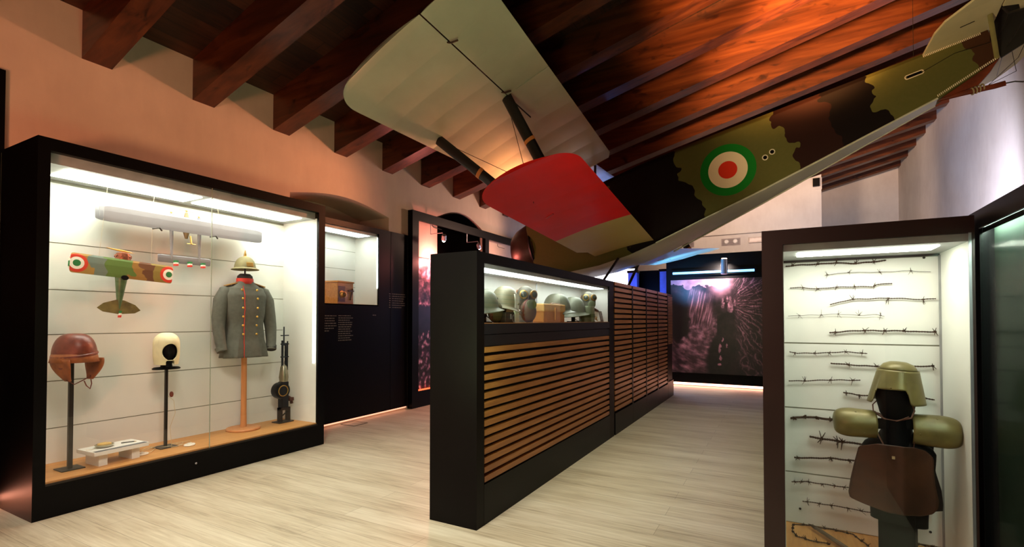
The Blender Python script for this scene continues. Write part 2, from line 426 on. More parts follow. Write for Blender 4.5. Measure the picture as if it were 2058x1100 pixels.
# -- cream hood on a black head form
CREAM = mat('cream_cloth', (228, 218, 176), .85, var=.08, scale=20, bump=.3)
DUMMY = mat('black_dummy', (5, 4, 5), .6, var=.1, spec=.15)
bp = atz(323, 899, ZS); kx, ky = bp.x+.04, bp.y+.02
kb = atx(323, 743, kx).z; kt = atx(325, 670, kx).z; KH = kt-kb
stand('head_stand', 'thin dark pole stand carrying the black head form with a cream hood', kx, ky, ZS, kb-ZS, .15, .011)
hf = thing('head_form', 'black faceless display head on a thin pole, wearing a cream hood', 'mannequin head', (kx, ky, kb), R_-.20)
hh = KH
bm = B(); lathe(bm, [(.11, 0), (.115, .008), (.10, .018), (.055, .022)], n=28, sy=.75); obj('brim_base', bm, DUMMY, hf, True)
bm = B(); lathe(bm, [(.055, .02), (.05, .05), (.052, .07), (.07, .10), (.088, .15), (.096, .21), (.09, .26), (.07, .295), (.03, .315)], n=28, sy=1.15, sx=.86)
for v in bm.verts:
    if v.co.y < -.03 and .07 < v.co.z < .2: v.co.y -= .012
obj('head', bm, DUMMY, hf, True)
hd = thing('flying_hood', 'cream cloth hood with a face opening, worn by the black head form', 'hood', (kx, ky, kb), R_-.20)
bm = B()
def hood(u, v):
    a = 2*PI*u; zz = lerp(.045, .335, v)
    r = .106*(1-max(0, (zz-.235)/.104)**2.4)**.5 if zz > .235 else .106-.012*sm((.14-zz)/.1)
    return (r*.92*math.cos(a), r*1.2*math.sin(a)+.006, zz)
V = grid(bm, hood, 120, 80, closed_u=True)
kill = [f for f in bm.faces if f.calc_center_median().y < 0 and ((f.calc_center_median().x/.062)**2 + ((f.calc_center_median().z-.165)/.078)**2) < 1]
kill += [f for f in bm.faces if f.calc_center_median().y < -.05 and f.calc_center_median().z < .085 and abs(f.calc_center_median().x) < .03]
bmesh.ops.delete(bm, geom=kill, context='FACES')
solid(obj('hood_shell', bm, CREAM, hd, True), .006)
bm = B(); 
def hood_y(x, z):
    r = .106*(1-max(0, (z-.235)/.104)**2.4)**.5 if z > .235 else .106-.012*sm((.14-z)/.1)
    return .004-r*1.2*math.sqrt(max(0, 1-(x/(r*.92))**2))
tube(bm, [(.063*math.cos(a), hood_y(.063*math.cos(a), .165+.079*math.sin(a)), .165+.079*math.sin(a)) for a in [2*PI*i/40-PI/2+.45 for i in range(35)]], .0045, 6, True); obj('face_edge', bm, CREAM, hd, True)

# -- earphone pads and their cord lying on the shelf
PADM = mat('ivory_felt', (226, 220, 206), .8, var=.06)
def pad(px, lab):
    p = atz(px[0], px[1], ZS+.004); q = thing('earphone_pad', lab, 'earphone', (p.x, p.y, ZS+.001), random.uniform(0, 3), 'ivory earphone pads on the shelf')
    obj('pad', lathe(B(), [(.050, 0), (.056, .006), (.05, .014), (.02, .017)], n=28, sy=.8), PADM, q, True)
    obj('pad_cover', lathe(B(), [(.024, .016), (.022, .022), (.004, .024)], n=16), PADM, q, True)
pad((284, 914), 'ivory oval earphone pad lying left of the thin pole foot')
pad((381, 895), 'ivory oval earphone pad lying right of the thin pole foot')
CORD = mat('pale_cord', (210, 190, 150), .8)
random.seed(4); bm = B()
c0 = Vector((kx, ky, ZS+.003)); pts = []
for i in range(70):
    a = i*.42; r = .10+.05*math.sin(i*.7); pts.append(c0+Vector((r*math.cos(a)*.7, .17*math.sin(a*.37)+.06*math.sin(a), .002+.001*(i % 4))))
tube(bm, pts, .0022, 5)
tube(bm, [(kx+.012, ky+.01, kb-.25), (kx+.014, ky+.06, kb-.30), (kx+.014, ky+.075, kb-.42), (kx+.014, ky+.03, kb-.55), (kx+.014, ky+.05, kb-.75), (kx+.03, ky+.06, ZS+.004)], .002, 5)
tag(obj('loose_cord', bm, CORD, None, True), 'pale thin cord tangled around the foot of the thin pole', 'cord')
bm = B(); ball(bm, (0, 0, 0), .02, 12, 8, (1, .8, 1.4)); o = obj('cord_plug', bm, LEATH, None, True); o.location = (kx+.014, ky+.04, kb-.24)
tag(o, 'small brown plug hanging halfway up the thin pole', 'plug')

# -- white riser with dish and label
rp = atz(215, 925, ZS); rx, ry = -4.98, rp.y+.02
ris = thing('display_riser', 'low white riser table in the left showcase carrying a small dish', 'riser', (rx, ry, ZS), R_+.06)
obj('top', boxb(-.20, .20, -.14, .13, .095, .125), WHITEP, ris)
for s in (-.12, .12): obj('leg', boxb(s-.03, s+.03, -.10, .10, 0, .095), WHITEP, ris)
GREYT = mat('grey_caption', (96, 98, 100), .6)
cap = obj('caption_strip', xf(boxb(-.19, .19, -.138, -.09, .1252, .1262), Matrix.Identity(4)), GREYT, ris)
cap['label'] = 'grey caption strips on the riser edge'
DISHM = mat('tarnished_silver', (176, 172, 150), .28, .9)
ds = thing('brass_dish', 'round silver dish with a yellow inner on the white riser', 'dish', (rx-.01, ry-.06, ZS+.126))
obj('bowl', lathe(B(), [(.03, 0), (.058, .006), (.066, .022), (.061, .024), (.05, .012)], n=32), DISHM, ds, True)
obj('contents', lathe(B(), [(.05, .013), (.046, .030), (.02, .036)], n=28), mat('ochre_wax', (206, 170, 96), .5), ds, True)
pt = thing('drawing_pen', 'thin dark pen lying across the white riser', 'pen', (rx, ry+.11, ZS+.1265), 1.2)
obj('shaft', tube(B(), [(-.05, 0, .004), (.04, 0, .004)], .004, 8), STEEL_DK, pt, True); obj('tip', tube(B(), [(.04, 0, .004), (.058, 0, .003)], [.004, .001], 8), BRASS, pt, True)
dv = thing('small_tag', 'small folded paper tag at the left end of the white riser', 'tag', (rx, ry-.165, ZS+.1255))
obj('card', boxb(-.012, .012, -.02, .02, 0, .002), mat('paper', (222, 216, 196), .8), dv); obj('string', tube(B(), [(.0, .02, .003), (.01, .045, .003), (.0, .06, .003)], .001, 5), CORD, dv)

# -- grey tunic on a wooden post
up_ = atz(487, 863, ZS); ux, uy = up_.x+.02, up_.y
S = 1.0
zsh = atx(480, 573, ux).z; zhem = atx(487, 718, ux).z; znk = atx(482, 558, ux).z
PINE = wood('pine_post', (190, 118, 66), (214, 148, 90), 'z', 3, .5)
ws = thing('tunic_stand', 'turned pine post on a round foot holding up the grey tunic', 'stand', (ux, uy, ZS))
obj('foot', lathe(B(), [(.165, 0), (.17, .012), (.165, .024), (.05, .03)], n=40), PINE, ws, True)
obj('post', lathe(B(), [(.032, .028), (.028, .2), (.028, zhem-ZS+.12)], n=20), PINE, ws, True)
obj('neck_rod', tube(B(), [(0, 0, zhem-ZS+.12), (0, 0, znk-ZS+.24)], .009, 10), STEEL_DK, ws)
WOOL = mat('field_grey_wool', (92, 92, 82), .9, var=.12, scale=30, bump=.4)
REDP = mat('red_piping', (196, 48, 30), .7); GOLD = mat('gilt_button', (224, 178, 90), .3, .9); DKCL = mat('dark_cuff', (38, 34, 32), .85)
tn = thing('uniform_tunic', 'field grey double breasted tunic with red collar and gilt buttons on a wooden post', 'uniform', (ux, uy, 0), R_-.18)
TH_ = zsh-zhem
prof = [(0, .235, .15), (.10, .225, .145), (.28, .20, .13), (.45, .185, .125), (.65, .205, .135), (.85, .22, .13), (.95, .19, .105), (1.0, .12, .08), (1.06, .075, .07)]
def tor(u, v):
    a = 2*PI*u; q = v*1.06
    for (t0, a0, b0), (t1, a1_, b1) in zip(prof[:-1], prof[1:]):
        if q <= t1+1e-9: s = sm((q-t0)/(t1-t0)); rx_, ry_ = lerp(a0, a1_, s), lerp(b0, b1, s); break
    fold = (.012*math.sin(9*a+1)+.008*math.sin(15*a))*max(0, 1-q*2.2)
    ex = .8
    cx, cy_ = math.cos(a), math.sin(a)
    return ((rx_+fold)*math.copysign(abs(cx)**ex, cx), (ry_+fold)*math.copysign(abs(cy_)**ex, cy_), zhem+TH_*q)
bm = B(); grid(bm, tor, 56, 40, closed_u=True); body = obj('body', bm, WOOL, tn, True); solid(body, .006, -1)
def tor_front(x, q, off=.004):
    best = None
    for i in range(200):
        u = .5+.5*i/200
        p = tor(u, q/1.06)
        if best is None or abs(p[0]-x) < abs(best[0]-x): best = p
    return Vector(best)+Vector((0, -off, 0))
for s in (-1, 1):
    bm = B()
    P = [(s*.13, 0, zhem+TH_*.94), (s*.195, 0, zhem+TH_*.90), (s*.235, 0, zhem+TH_*.78), (s*.262, -.01, zhem+TH_*.55), (s*.27, -.03, zhem+TH_*.40), (s*.262, -.06, zhem+TH_*.22), (s*.25, -.08, zhem+TH_*.10)]
    tube(bm, P, [.045, .064, .074, .066, .06, .054, .052], 18, True, [.05, .070, .078, .068, .06, .052, .05]); sl = obj('sleeve', bm, WOOL, tn, True)
    bm = B(); tube(bm, [P[-2][:2]+(zhem+TH_*.15,), P[-1]], [.056, .057], 16, True, .055); obj('cuff', bm, WOOL if s < 0 else DKCL, sl, True)
    bm = B(); a = tor_front(s*.06, .99, 0)
    box(bm, min(s*.085, s*.21), max(s*.085, s*.21), -.045, .035, 0, .012, bevel=.004)
    xf(bm, Matrix.Translation((0, 0, zhem+TH_*1.055))@Matrix.Rotation(s*.30, 4, 'Y')); ep = obj('shoulder_board', bm, mat('gold_braid', (170, 126, 66), .5, .3), tn); 
bm = B(); lathe(bm, [(.082, 1.03*TH_+zhem-.01), (.078, 1.03*TH_+zhem+.05)], n=28, cap=False, sy=.92); solid(obj('collar', bm, REDP, tn, True), .006)
bm = B(); lathe(bm, [(.0795, 1.03*TH_+zhem+.035), (.076, 1.03*TH_+zhem+.075), (.05, 1.03*TH_+zhem+.10)], n=28, cap=True, sy=.9); obj('neck_block', bm, DKCL, tn, True)
bm = B(); tube(bm, [tor_front(-.055, q, .003) for q in [i/24*.98 for i in range(25)]], .004, 6); obj('front_piping', bm, REDP, tn, True)
for q in (.93, .81, .68, .56, .44, .32):
    for x in (-.075+.02*q*0, .085):
        p = tor_front(x*(.8+.2*q), q, .004); bm = B(); ball(bm, p, .012, 12, 8, (1, .6, 1)); obj('button', bm, GOLD, tn, True)
# -- spiked helmet
pz = atx(483, 541, ux).z; pt_ = atx(483, 502, ux).z
sh = thing('spiked_helmet', 'khaki covered spiked helmet on a rod above the grey tunic', 'helmet', (ux, uy, pz), R_-.2)
KHAKI = mat('khaki_cover', (120, 112, 76), .8, var=.2, scale=20, bump=.3)
hk = pt_-pz
bm = B(); dome(bm, .112, hk*.62, .92, 1.12, .01, p=.8); obj('dome', bm, KHAKI, sh, True)
bm = B(); grid(bm, lambda u, v: ((.103+.03*v)*math.cos(2*PI*u), (.125+(.045 if math.sin(2*PI*u) < 0 else .03)*v)*math.sin(2*PI*u), .014-.02*v), 36, 3, closed_u=True); solid(obj('peak', bm, KHAKI, sh, True), .004)
obj('spike', lathe(B(), [(.034, hk*.60), (.026, hk*.66), (.012, hk*.70), (.014, hk*.76), (.01, hk*.84), (.003, hk)], n=16), BRASS, sh, True)
obj('spike_base', lathe(B(), [(.045, hk*.56), (.04, hk*.63), (.02, hk*.65)], n=20), BRASS, sh, True)
obj('helmet_plate', xf(boxb(-.035, .035, -.006, 0, 0, .05, bevel=.004), Matrix.Translation((0, -.128, .02))@Matrix.Rotation(-.25, 4, 'X')), BRASS, sh)

# -- machine gun standing on its rear mount
gp = atz(567, 848, ZS); gx, gy = gp.x+.02, gp.y
zt_ = atx(567, 657, gx).z
mg = thing('machine_gun', 'dark air cooled machine gun standing upright on a small metal mount', 'machine gun', (gx, gy, ZS), R_)
GUNM = mat('blued_gunmetal', (40, 40, 44), .35, .7, var=.3, scale=20)
hgt = zt_-ZS
obj('base_plate', boxb(-.10, .09, -.07, .07, 0, .012), STEEL_DK, mg)
bm = B(); box(bm, -.055, -.035, -.035, .035, .012, .17); box(bm, .05, .068, -.035, .035, .012, .17); box(bm, -.055, .068, -.03, .03, .14, .17); tube(bm, [(-.05, 0, .05), (.06, 0, .12)], .008, 8); obj('mount', bm, STEEL_DK, mg)
bm = B(); box(bm, -.045, .04, -.04, .04, .17, .47, bevel=.008); obj('receiver', bm, GUNM, mg)
bm = B(); lathe(bm, [(.03, -.05), (.092, -.045), (.098, 0), (.092, .045), (.03, .05)], (-.04, 0, .37), 32, 'y'); dr = obj('drum_magazine', bm, GUNM, mg, True)
bm = B(); tube(bm, [(-.04+.06*math.cos(a), -.052, .37+.06*math.sin(a)) for a in [2*PI*i/24 for i in range(25)]], .005, 6, False); obj('drum_rib', bm, BRASS, dr, True)
bm = B(); tube(bm, [(.04, 0, .30), (.10, 0, .26), (.11, 0, .20)], [.014, .016, .018], 10); box(bm, .06, .12, -.03, .03, .235, .275, bevel=.005); obj('grip', bm, mat('walnut_grip', (70, 34, 24), .45), mg)
bm = B(); lathe(bm, [(.045, .47), (.052, .52), (.036, .64), (.024, .66)], n=20); obj('barrel_cone', bm, mat('pale_gun_steel', (150, 142, 120), .35, .8), mg, True)
bm = B()
for x_, r_, z1_ in ((-.018, .013, hgt-.16), (.024, .012, hgt-.19), (.048, .008, hgt-.17)): tube(bm, [(x_, 0, .60), (x_, 0, z1_)], r_, 12)
for z_ in (.75, .9, 1.0): box(bm, -.035, .058, -.014, .014, z_, z_+.012)
obj('barrel', bm, GUNM, mg, True)
obj('muzzle', tube(B(), [(0, 0, hgt-.22), (0, 0, hgt)], [.009, .007], 10), GUNM, mg, True)

# -- model aircraft hung on thin lines (their tops face the glass, noses up)
def wingbox(bm, y0, y1, za, zb, x, th=.012, rnd=.05, mi=0, sweep=0, n=14):
    """wing lying in a plane parallel to the glass: span along y, chord along z"""
    st_ = []
    for i in [0, .02, .08, .2, .4]+list(range(1, n))+[n-.4, n-.2, n-.08, n-.02, n]:
        y = lerp(y0, y1, i/n); e = min(abs(y-y0), abs(y1-y)); k = 1 if e > rnd else math.sqrt(max(0, 1-(1-e/rnd)**2))
        c = (za+zb)/2; hh_ = (zb-za)/2*(.72+.28*k)
        ring = []
        for (f, d) in ((-1, 0), (-.6, .5), (.2, 1), (.8, .8), (1, 0), (.8, -.4), (.2, -.5), (-.6, -.3)):
            ring.append(bm.verts.new((x+d*th/2, y, c+f*hh_+sweep*(y-(y0+y1)/2))))
        st_.append(ring)
    skin(bm, st_, True, mi)
xm = -5.10
wl_, wr_ = atx(134, 535, xm), atx(342, 550, xm)
cz = atx(240, 520, xm); tb = atx(240, 628, xm); cw = (atx(240, 520, xm).z-atx(240, 558, xm).z)
mx, my, mz = xm, (wl_.y+wr_.y)/2+.02, atx(238, 540, xm).z
# painted camouflage with roundels in the material (pattern of the paint)
def camo_model():
    t = NT('model_camouflage'); v = t.coord(); s = t.new('ShaderNodeSeparateXYZ'); t.link(v, s.inputs[0])
    nz = t.noise(v, 7, 2); yy = t.math('ADD', s.outputs[1], t.math('MULTIPLY', t.math('SUBTRACT', nz, .5), .25))
    f = t.math('ADD', yy, .5)
    col = t.ramp(f, [(0, lin((170, 130, 62))), (.24, lin((110, 124, 112))), (.35, lin((88, 116, 52))), (.55, lin((150, 112, 52))), (.64, lin((104, 66, 40))), (.74, lin((140, 120, 56))), (.9, lin((92, 112, 52)))], 'CONSTANT')
    for cy0 in (-.345, .355):
        dy = t.math('SUBTRACT', s.outputs[1], cy0); dz = t.math('ADD', s.outputs[2], -.0 if cy0 < 0 else 0.0)
        d = t.math('SQRT', t.math('ADD', t.math('POWER', dy, 2), t.math('POWER', dz, 2)))
        ring = t.ramp(d, [(0, lin((40, 120, 60))), (.024, lin((238, 230, 214))), (.048, lin((214, 60, 36))), (.076, (0, 0, 0))], 'CONSTANT')
        mask = t.math('LESS_THAN', d, .076); col = t.mix(mask, col, ring)
    t.link(col, t.b.inputs['Base Color']); t.b.inputs['Roughness'].default_value = .45; return t.m
CAMOM = camo_model()
md = thing('camouflaged_model_biplane', 'camouflaged model biplane with red white green roundels hung nose up on thin lines', 'model aircraft', (mx, my, mz), rot=(-.06, 0, 0))
sp = (wr_.y-wl_.y)/2
bm = B(); wingbox(bm, -sp, sp, -cw/2, cw/2, 0, .014, .018); obj('upper_wing', bm, CAMOM, md)
bm = B(); wingbox(bm, -sp*.93, sp*.93, -cw/2+.035, cw/2-.025, -.11, .012, .02); obj('lower_wing', bm, CAMOM, md)
MGRN = mat('model_green', (72, 98, 62), .4, var=.5, scale=12)
bm = B(); tube(bm, [(-.055, .0, .10), (-.055, 0, .03), (-.055, 0, -.08), (-.055, 0, -.24), (-.05, 0, -.36)], [.045, .05, .045, .026, .010], 16); obj('fuselage', bm, MGRN, md, True)
bm = B(); lathe(bm, [(.025, .15), (.05, .14), (.058, .09), (.05, .06)], (-.055, 0, 0), 20); eng = obj('engine', bm, mat('copper_engine', (140, 84, 62), .4, .6, var=.4, scale=40), md, True)
bm = B()
for k_ in range(9):
    a = 2*PI*k_/9; tube(bm, [(-.055+.03*math.cos(a), .03*math.sin(a), .115), (-.055+.062*math.cos(a), .062*math.sin(a), .115)], .012, 8)
obj('cylinders', bm, MATS['copper_engine'], eng, True)
bm = B(); grid(bm, lambda u, v: (-.055+.012*math.sin(6*(u-.5)), lerp(-.13, .09, u), .165+.006*(v-.5)*math.sin(PI*u)*3+.02*(.5-u)), 14, 2); solid(obj('propeller', bm, mat('yellow_propeller', (206, 160, 70), .4), md, True), .004)
bm = B(); lathe(bm, [(.026, 0), (.03, .005)], (.006, .0, -cw/2+.005), 20, 'x', sy=.7); obj('cockpit', bm, BLACK, md)
bm = B(); prism(bm, [(-.165, -.355), (-.12, -.31), (-.03, -.275), (.03, -.275), (.12, -.31), (.165, -.355), (.12, -.385), (.0, -.40), (-.12, -.385)], 'x', -.045, -.04); obj('tailplane', bm, mat('tail_camouflage', (108, 96, 52), .5, var=.6, scale=9), md)
bm = B()
for i_, cc in enumerate(((-.37, -.392), (-.392, -.41), (-.41, -.43))): prism(bm, [(-.05, cc[0]), (.0, cc[0]), (-.008, cc[1]), (-.05, cc[1])], 'y', -.004, .004, i_)
obj('rudder', bm, [mat('flag_green', (40, 130, 70), .5), mat('flag_white', (236, 232, 222), .5), mat('flag_red', (214, 52, 40), .5)], md)
for y_ in (-.3, -.12, .12, .3):
    for z_ in (-.04, .05): obj('wing_strut', tube(B(), [(0, y_, z_), (-.11, y_, z_-.02)], .003, 6), STEEL_DK, md)
bm = B(); tube(bm, [(-.055, -.05, .03), (-.15, -.07, .06), (-.15, .07, .06), (-.055, .05, .03)], .003, 6)
for s in (-1, 1): lathe(bm, [(.03, -.006), (.03, .006)], (-.15, s*.07, .06), 16, 'y')
obj('undercarriage', bm, STEEL_DK, md)
for y_ in (-.2, .2): obj('hanging_line', tube(B(), [(0, y_, 0), (0, y_*.9, 2.6-mz)], .0008, 4), CORD, md)

SILV = mat('silver_dope', (128, 126, 128), .45, .1, var=.06)
xs = -5.08
sl_, sr_ = atx(208, 440, xs), atx(526, 466, xs); sm_ = atx(385, 458, xs)
ms = thing('silver_model_triplane', 'large silver three winged model bomber hung above the camouflaged model', 'model aircraft', (xs, (sl_.y+sr_.y)/2, (sl_.z+sr_.z)/2), rot=(0, 0, 0))
hs = (sr_.y-sl_.y)/2; sv = sr_.z-sl_.z
for k_, nmw in enumerate(('front_wing', 'middle_wing', 'back_wing')):
    bm = B(); wingbox(bm, -hs+.05*k_*0, hs-.02*k_, -.075+.012*k_, .075+.012*k_, -.075*k_, .014, .09); obj(nmw, bm, SILV, ms)
cyl = sm_.y-ms.location.y
bm = B(); tube(bm, [(-.09, cyl, .14), (-.09, cyl, .08), (-.09, cyl, -.06), (-.09, cyl, -.12)], [.012, .026, .028, .012], 14); obj('nacelle', bm, mat('brown_nacelle', (120, 96, 60), .5), ms, True)
for y_ in (cyl-.14, cyl+.12):
    bm = B(); tube(bm, [(-.08, y_, .10), (-.08, y_, -.10), (-.08, y_+.003, -.34)], [.020, .016, .009], 10); obj('boom', bm, SILV, ms, True)
for y_, z_ in ((cyl, .155), (cyl-.14, .115), (cyl+.12, .115)):
    bm = B(); tube(bm, [(-.09, y_-.07, z_+.004), (-.09, y_, z_), (-.09, y_+.07, z_-.004)], .0035, 6, True, .001); ball(bm, (-.09, y_, z_), .01, 10, 6); obj('propeller', bm, BRASS, ms, True)
tl, tr = atx(326, 524, xs), atx(432, 528, xs); ty0, ty1 = tl.y-ms.location.y, tr.y-ms.location.y; tz_ = atx(380, 523, xs).z-ms.location.z
bm = B(); wingbox(bm, ty0, ty1, tz_-.035, tz_+.04, -.08, .01, .02); tp = obj('tailplane', bm, SILV, ms)
for i_, q in enumerate((.30, .56, .82)):
    yy_ = lerp(ty0, ty1, q)
    bm = B()
    for j_, (a_, b_) in enumerate(((-.012, -.030), (-.030, -.045), (-.045, -.062))): prism(bm, [(-.075, tz_+a_), (-.03, tz_+a_), (-.03, tz_+b_), (-.075, tz_+b_)], 'y', yy_-.012, yy_+.012, j_)
    obj('rudder', bm, [MATS['flag_green'], MATS['flag_white'], MATS['flag_red']], ms)
for yy_ in (cyl-.30, cyl+.22): obj('wheel_truck', tube(B(), [(.01, yy_-.05, -.085), (.03, yy_, -.07), (.01, yy_+.03, -.09)], .008, 6), STEEL_DK, ms)
bm = B(); tube(bm, [(-.02, cyl, -.10), (0, cyl, -.18)], .008, 8); tube(bm, [(-.0, cyl-.04, -.18), (0, cyl+.04, -.18)], .004, 6); obj('nose_gear', bm, BRASS, ms)
for y_ in (cyl-.35, cyl+.3): obj('hanging_line', tube(B(), [(-.03, y_, .05), (-.03, y_*.9, 2.6-ms.location.z)], .0008, 4), CORD, ms)
# ================================================================ CENTRAL SHOWCASE with slatted front
PX0, PX1, PY0, PY1, PZ = -2.262, -1.8585, 2.902, 6.087, 1.9325
SLATM = wood('slat_timber', (140, 84, 42), (190, 128, 70), 'y', 2.2, .42, .15, stretch=16)
o2 = (PX0, PY0)
mc = thing('showcase', 'low black showcase in mid room, lit helmet niche above orange timber slats', 'display case', (PX0, PY0, 0))
def mb(x0, x1, y0, y1, z0, z1, bm=None, mi=0, **k): return box(bm if bm is not None else B(), x0-PX0, x1-PX0, y0-PY0, y1-PY0, z0, z1, mi, **k)
ny0, ny1, nz0, nz1, nbx = 3.0, 5.905, 1.423, 1.858, -2.215
bm = B()
mb(PX0, PX1, PY0, ny0, 0, PZ, bm); mb(PX0, PX1, ny1, PY1, 0, PZ, bm); mb(PX0, PX1, ny0, ny1, nz1, PZ, bm); mb(PX0, nbx-.01, ny0, ny1, 0, nz1, bm)
mb(nbx-.01, PX1-.04, ny0, ny1, .25, nz0-.012, bm)
obj('carcass', bm, CHAR, mc)
obj('plinth', mb(nbx-.01, PX1+.001, ny0, ny1, 0, .285), BLACK, mc)
DKBLUE = mat('dark_blue_black_rail', (20, 22, 30), .4, spec=.4)
obj('upper_rail', mb(PX1-.045, PX1-.001, ny0, ny1, 1.347, nz0-.001), DKBLUE, mc)
obj('lower_rail', mb(PX1-.045, PX1-.003, ny0, ny1, 1.262, 1.342), DKBLUE, mc)
pitch = (1.256-.296)/14.62
for i in range(15):
    z0_ = .296+i*pitch
    obj('slat', mb(PX1-.04, PX1-.004, ny0+.015, ny1+.10, z0_, z0_+pitch*.63, bevel=.002), SLATM, mc)
bm = B(); mb(nbx-.006, nbx, ny0, ny1, nz0, 1.835, bm); mb(nbx, PX1-.02, ny1-.005, ny1, nz0, 1.835, bm); mb(nbx, PX1-.02, ny0, ny0+.005, nz0, 1.835, bm)
obj('niche_lining', bm, WHITEP, mc)
obj('light_housing', mb(nbx-.006, PX1-.02, ny0, ny1, 1.828, 1.857), GREYL, mc)
for a, b in ((ny0+.01, 4.35), (4.42, ny1-.1)): obj('light_panel', mb(-2.05, -1.90, a, b, 1.822, 1.8275), LEDN, mc)
obj('niche_shelf', mb(nbx-.006, PX1-.006, ny0, ny1, nz0-.012, nz0+.004), OAK, mc)
obj('lining_joint', mb(nbx, nbx+.003, 4.58, 4.60, nz0+.004, 1.83), ALU, mc)
obj('glass_pane', mb(PX1-.012, PX1-.007, ny0+.002, ny1-.002, nz0, nz1), GLASS, mc)
obj('reveal_post', mb(PX1-.06, PX1-.045, atx(1034, 600, -1.91).y, atx(1042, 600, -1.91).y, nz0+.004, 1.66), WHITEP, mc)['label'] = 'narrow white upright inside the helmet niche'

# slatted cupboards continuing the row
labs = ['slatted timber cupboard directly beside the lit helmet niche', 'slatted timber cupboard, second past the lit helmet niche', 'slatted timber cupboard, third past the lit helmet niche', 'slatted timber cupboard at the far end of the row, near the big photo']
ys = [6.125, 6.985, 7.79, 8.606, 9.424]
root = None
for i in range(4):
    L = ys[i+1]-ys[i]
    if root is None:
        root = thing('slatted_cupboard', labs[0], 'cupboard', (PX0, ys[0], 0), group='slatted cupboards in the central row')
        bm = B(); box(bm, 0, PX1-PX0-.03, 0, L-.002, .0, 1.925); obj('body', bm, BLACK, root)
        obj('plinth', boxb(PX1-PX0-.03, PX1-PX0+.004, 0, L-.004, 0, .27), BLACK, root)
        pt2 = (1.93-.30)/23.6
        for k in range(24):
            z0_ = .30+k*pt2
            obj('slat', boxb(PX1-PX0-.03, PX1-PX0+.002, .004, L-.060, z0_, z0_+pt2*.64), SLATM, root)
        obj('corner_post', boxb(PX1-PX0-.03, PX1-PX0+.007, L-.058, L-.002, .27, 1.925), BLACK, root)
        obj('handle', boxb(PX1-PX0+.007, PX1-PX0+.014, L-.05, L-.03, .32, .37), STEEL_DK, root)
    else:
        r = dup(root, (PX0, ys[i]+.002, 0), None, labs[i])
        for c in r.children: c.scale = (1, (L-.0)/(ys[1]-ys[0]), 1)
ep = thing('end_cupboard', 'narrow black end unit closing the far end of the slatted row', 'cupboard', (PX0, 9.43, 0))
obj('body', boxb(0, PX1-PX0-.02, 0, .50, 0, 1.94), CHAR, ep); obj('plinth', boxb(PX1-PX0-.02, PX1-PX0+.004, 0, .5, 0, .3), BLACK, ep)
for k in range(30): obj('fine_slat', boxb(PX1-PX0-.02, PX1-PX0-.004, .04, .46, 1.0+k*.03, 1.018+k*.03), SLATM, ep)

# -- contents of the helmet niche
ZN = nz0+.004; xn = -2.04
def steel_helmet(name, label, px, w, rot, m, group=None, lift=.12, kind='flare', tilt=0):
    y = atx(px, 610, xn).y
    t_ = thing(name, label, 'helmet', (xn, y, ZN), rot=(0, tilt, rot), group=group)
    r = w/2
    def sk(u, v):
        a = 2*PI*u; front = -math.sin(a)
        if v < .62:
            s = v/.62; rr = r*.80*math.sin(s*PI/2)**.75; z = lift+.135*math.cos(s*PI/2)**.9*(w/.26)
            return (rr*math.cos(a)*.9, rr*math.sin(a)*1.05, z)
        s = (v-.62)/.38
        out = r*(.80+.30*s**1.6*(.6+.6*abs(math.sin(a))))
        drop = .055*s*(1 if kind == 'flare' else .4)*(.75+.5*max(0, -front)-.25*max(0, front)+.12*math.cos(2*a))
        return (out*math.cos(a)*.9, out*math.sin(a)*1.08, lift-drop)
    bm = B(); grid(bm, sk, 40, 22, closed_u=True); bmesh.ops.remove_doubles(bm, verts=bm.verts, dist=.0005)
    solid(obj('shell', bm, m, t_, True), .004)
    bm = B()
    for s in (-1, 1): lathe(bm, [(.012, 0), (.012, .012), (.005, .016)], (s*r*.70, -.02, lift+.03), 10, 'x')
    obj('side_lug', bm, m, t_, True)
    bm = B(); tube(bm, [(0, 0, 0), (0, 0, lift+.1)], .022, 12); lathe(bm, [(.07, 0), (.07, .01)], n=20); obj('rest', bm, DUMMY, t_)
    bm = B(); tube(bm, [(-r*.6, -.03, lift), (-r*.45, -.05, lift-.07), (0, -.07, lift-.10), (r*.45, -.05, lift-.07), (r*.6, -.03, lift)], .005, 6, True, .002); obj('chin_strap', bm, LEATH, t_)
    return t_
GRHEL = mat('pale_grey_green_steel', (104, 106, 88), .5, .2, var=.25, scale=10); OLHEL = mat('dusty_olive_steel', (132, 126, 100), .5, .1, var=.2, scale=8)
steel_helmet('steel_helmet', 'grey steel helmet cut by the near edge of the glass niche', 972, .27, R_+.9, GRHEL, lift=.12)
steel_helmet('steel_helmet', 'large pale steel helmet with a long flared neck guard, second from the near end', 1009, .31, R_-1.2, OLHEL, lift=.14, tilt=.12)
steel_helmet('steel_helmet', 'grey green steel helmet behind the wooden box, left of the pair', 1119, .33, R_+.5, GRHEL, lift=.12)
steel_helmet('steel_helmet', 'grey steel helmet with side lug, right of the pair beside the gas mask tin', 1152, .32, R_+1.0, GRHEL, lift=.11)
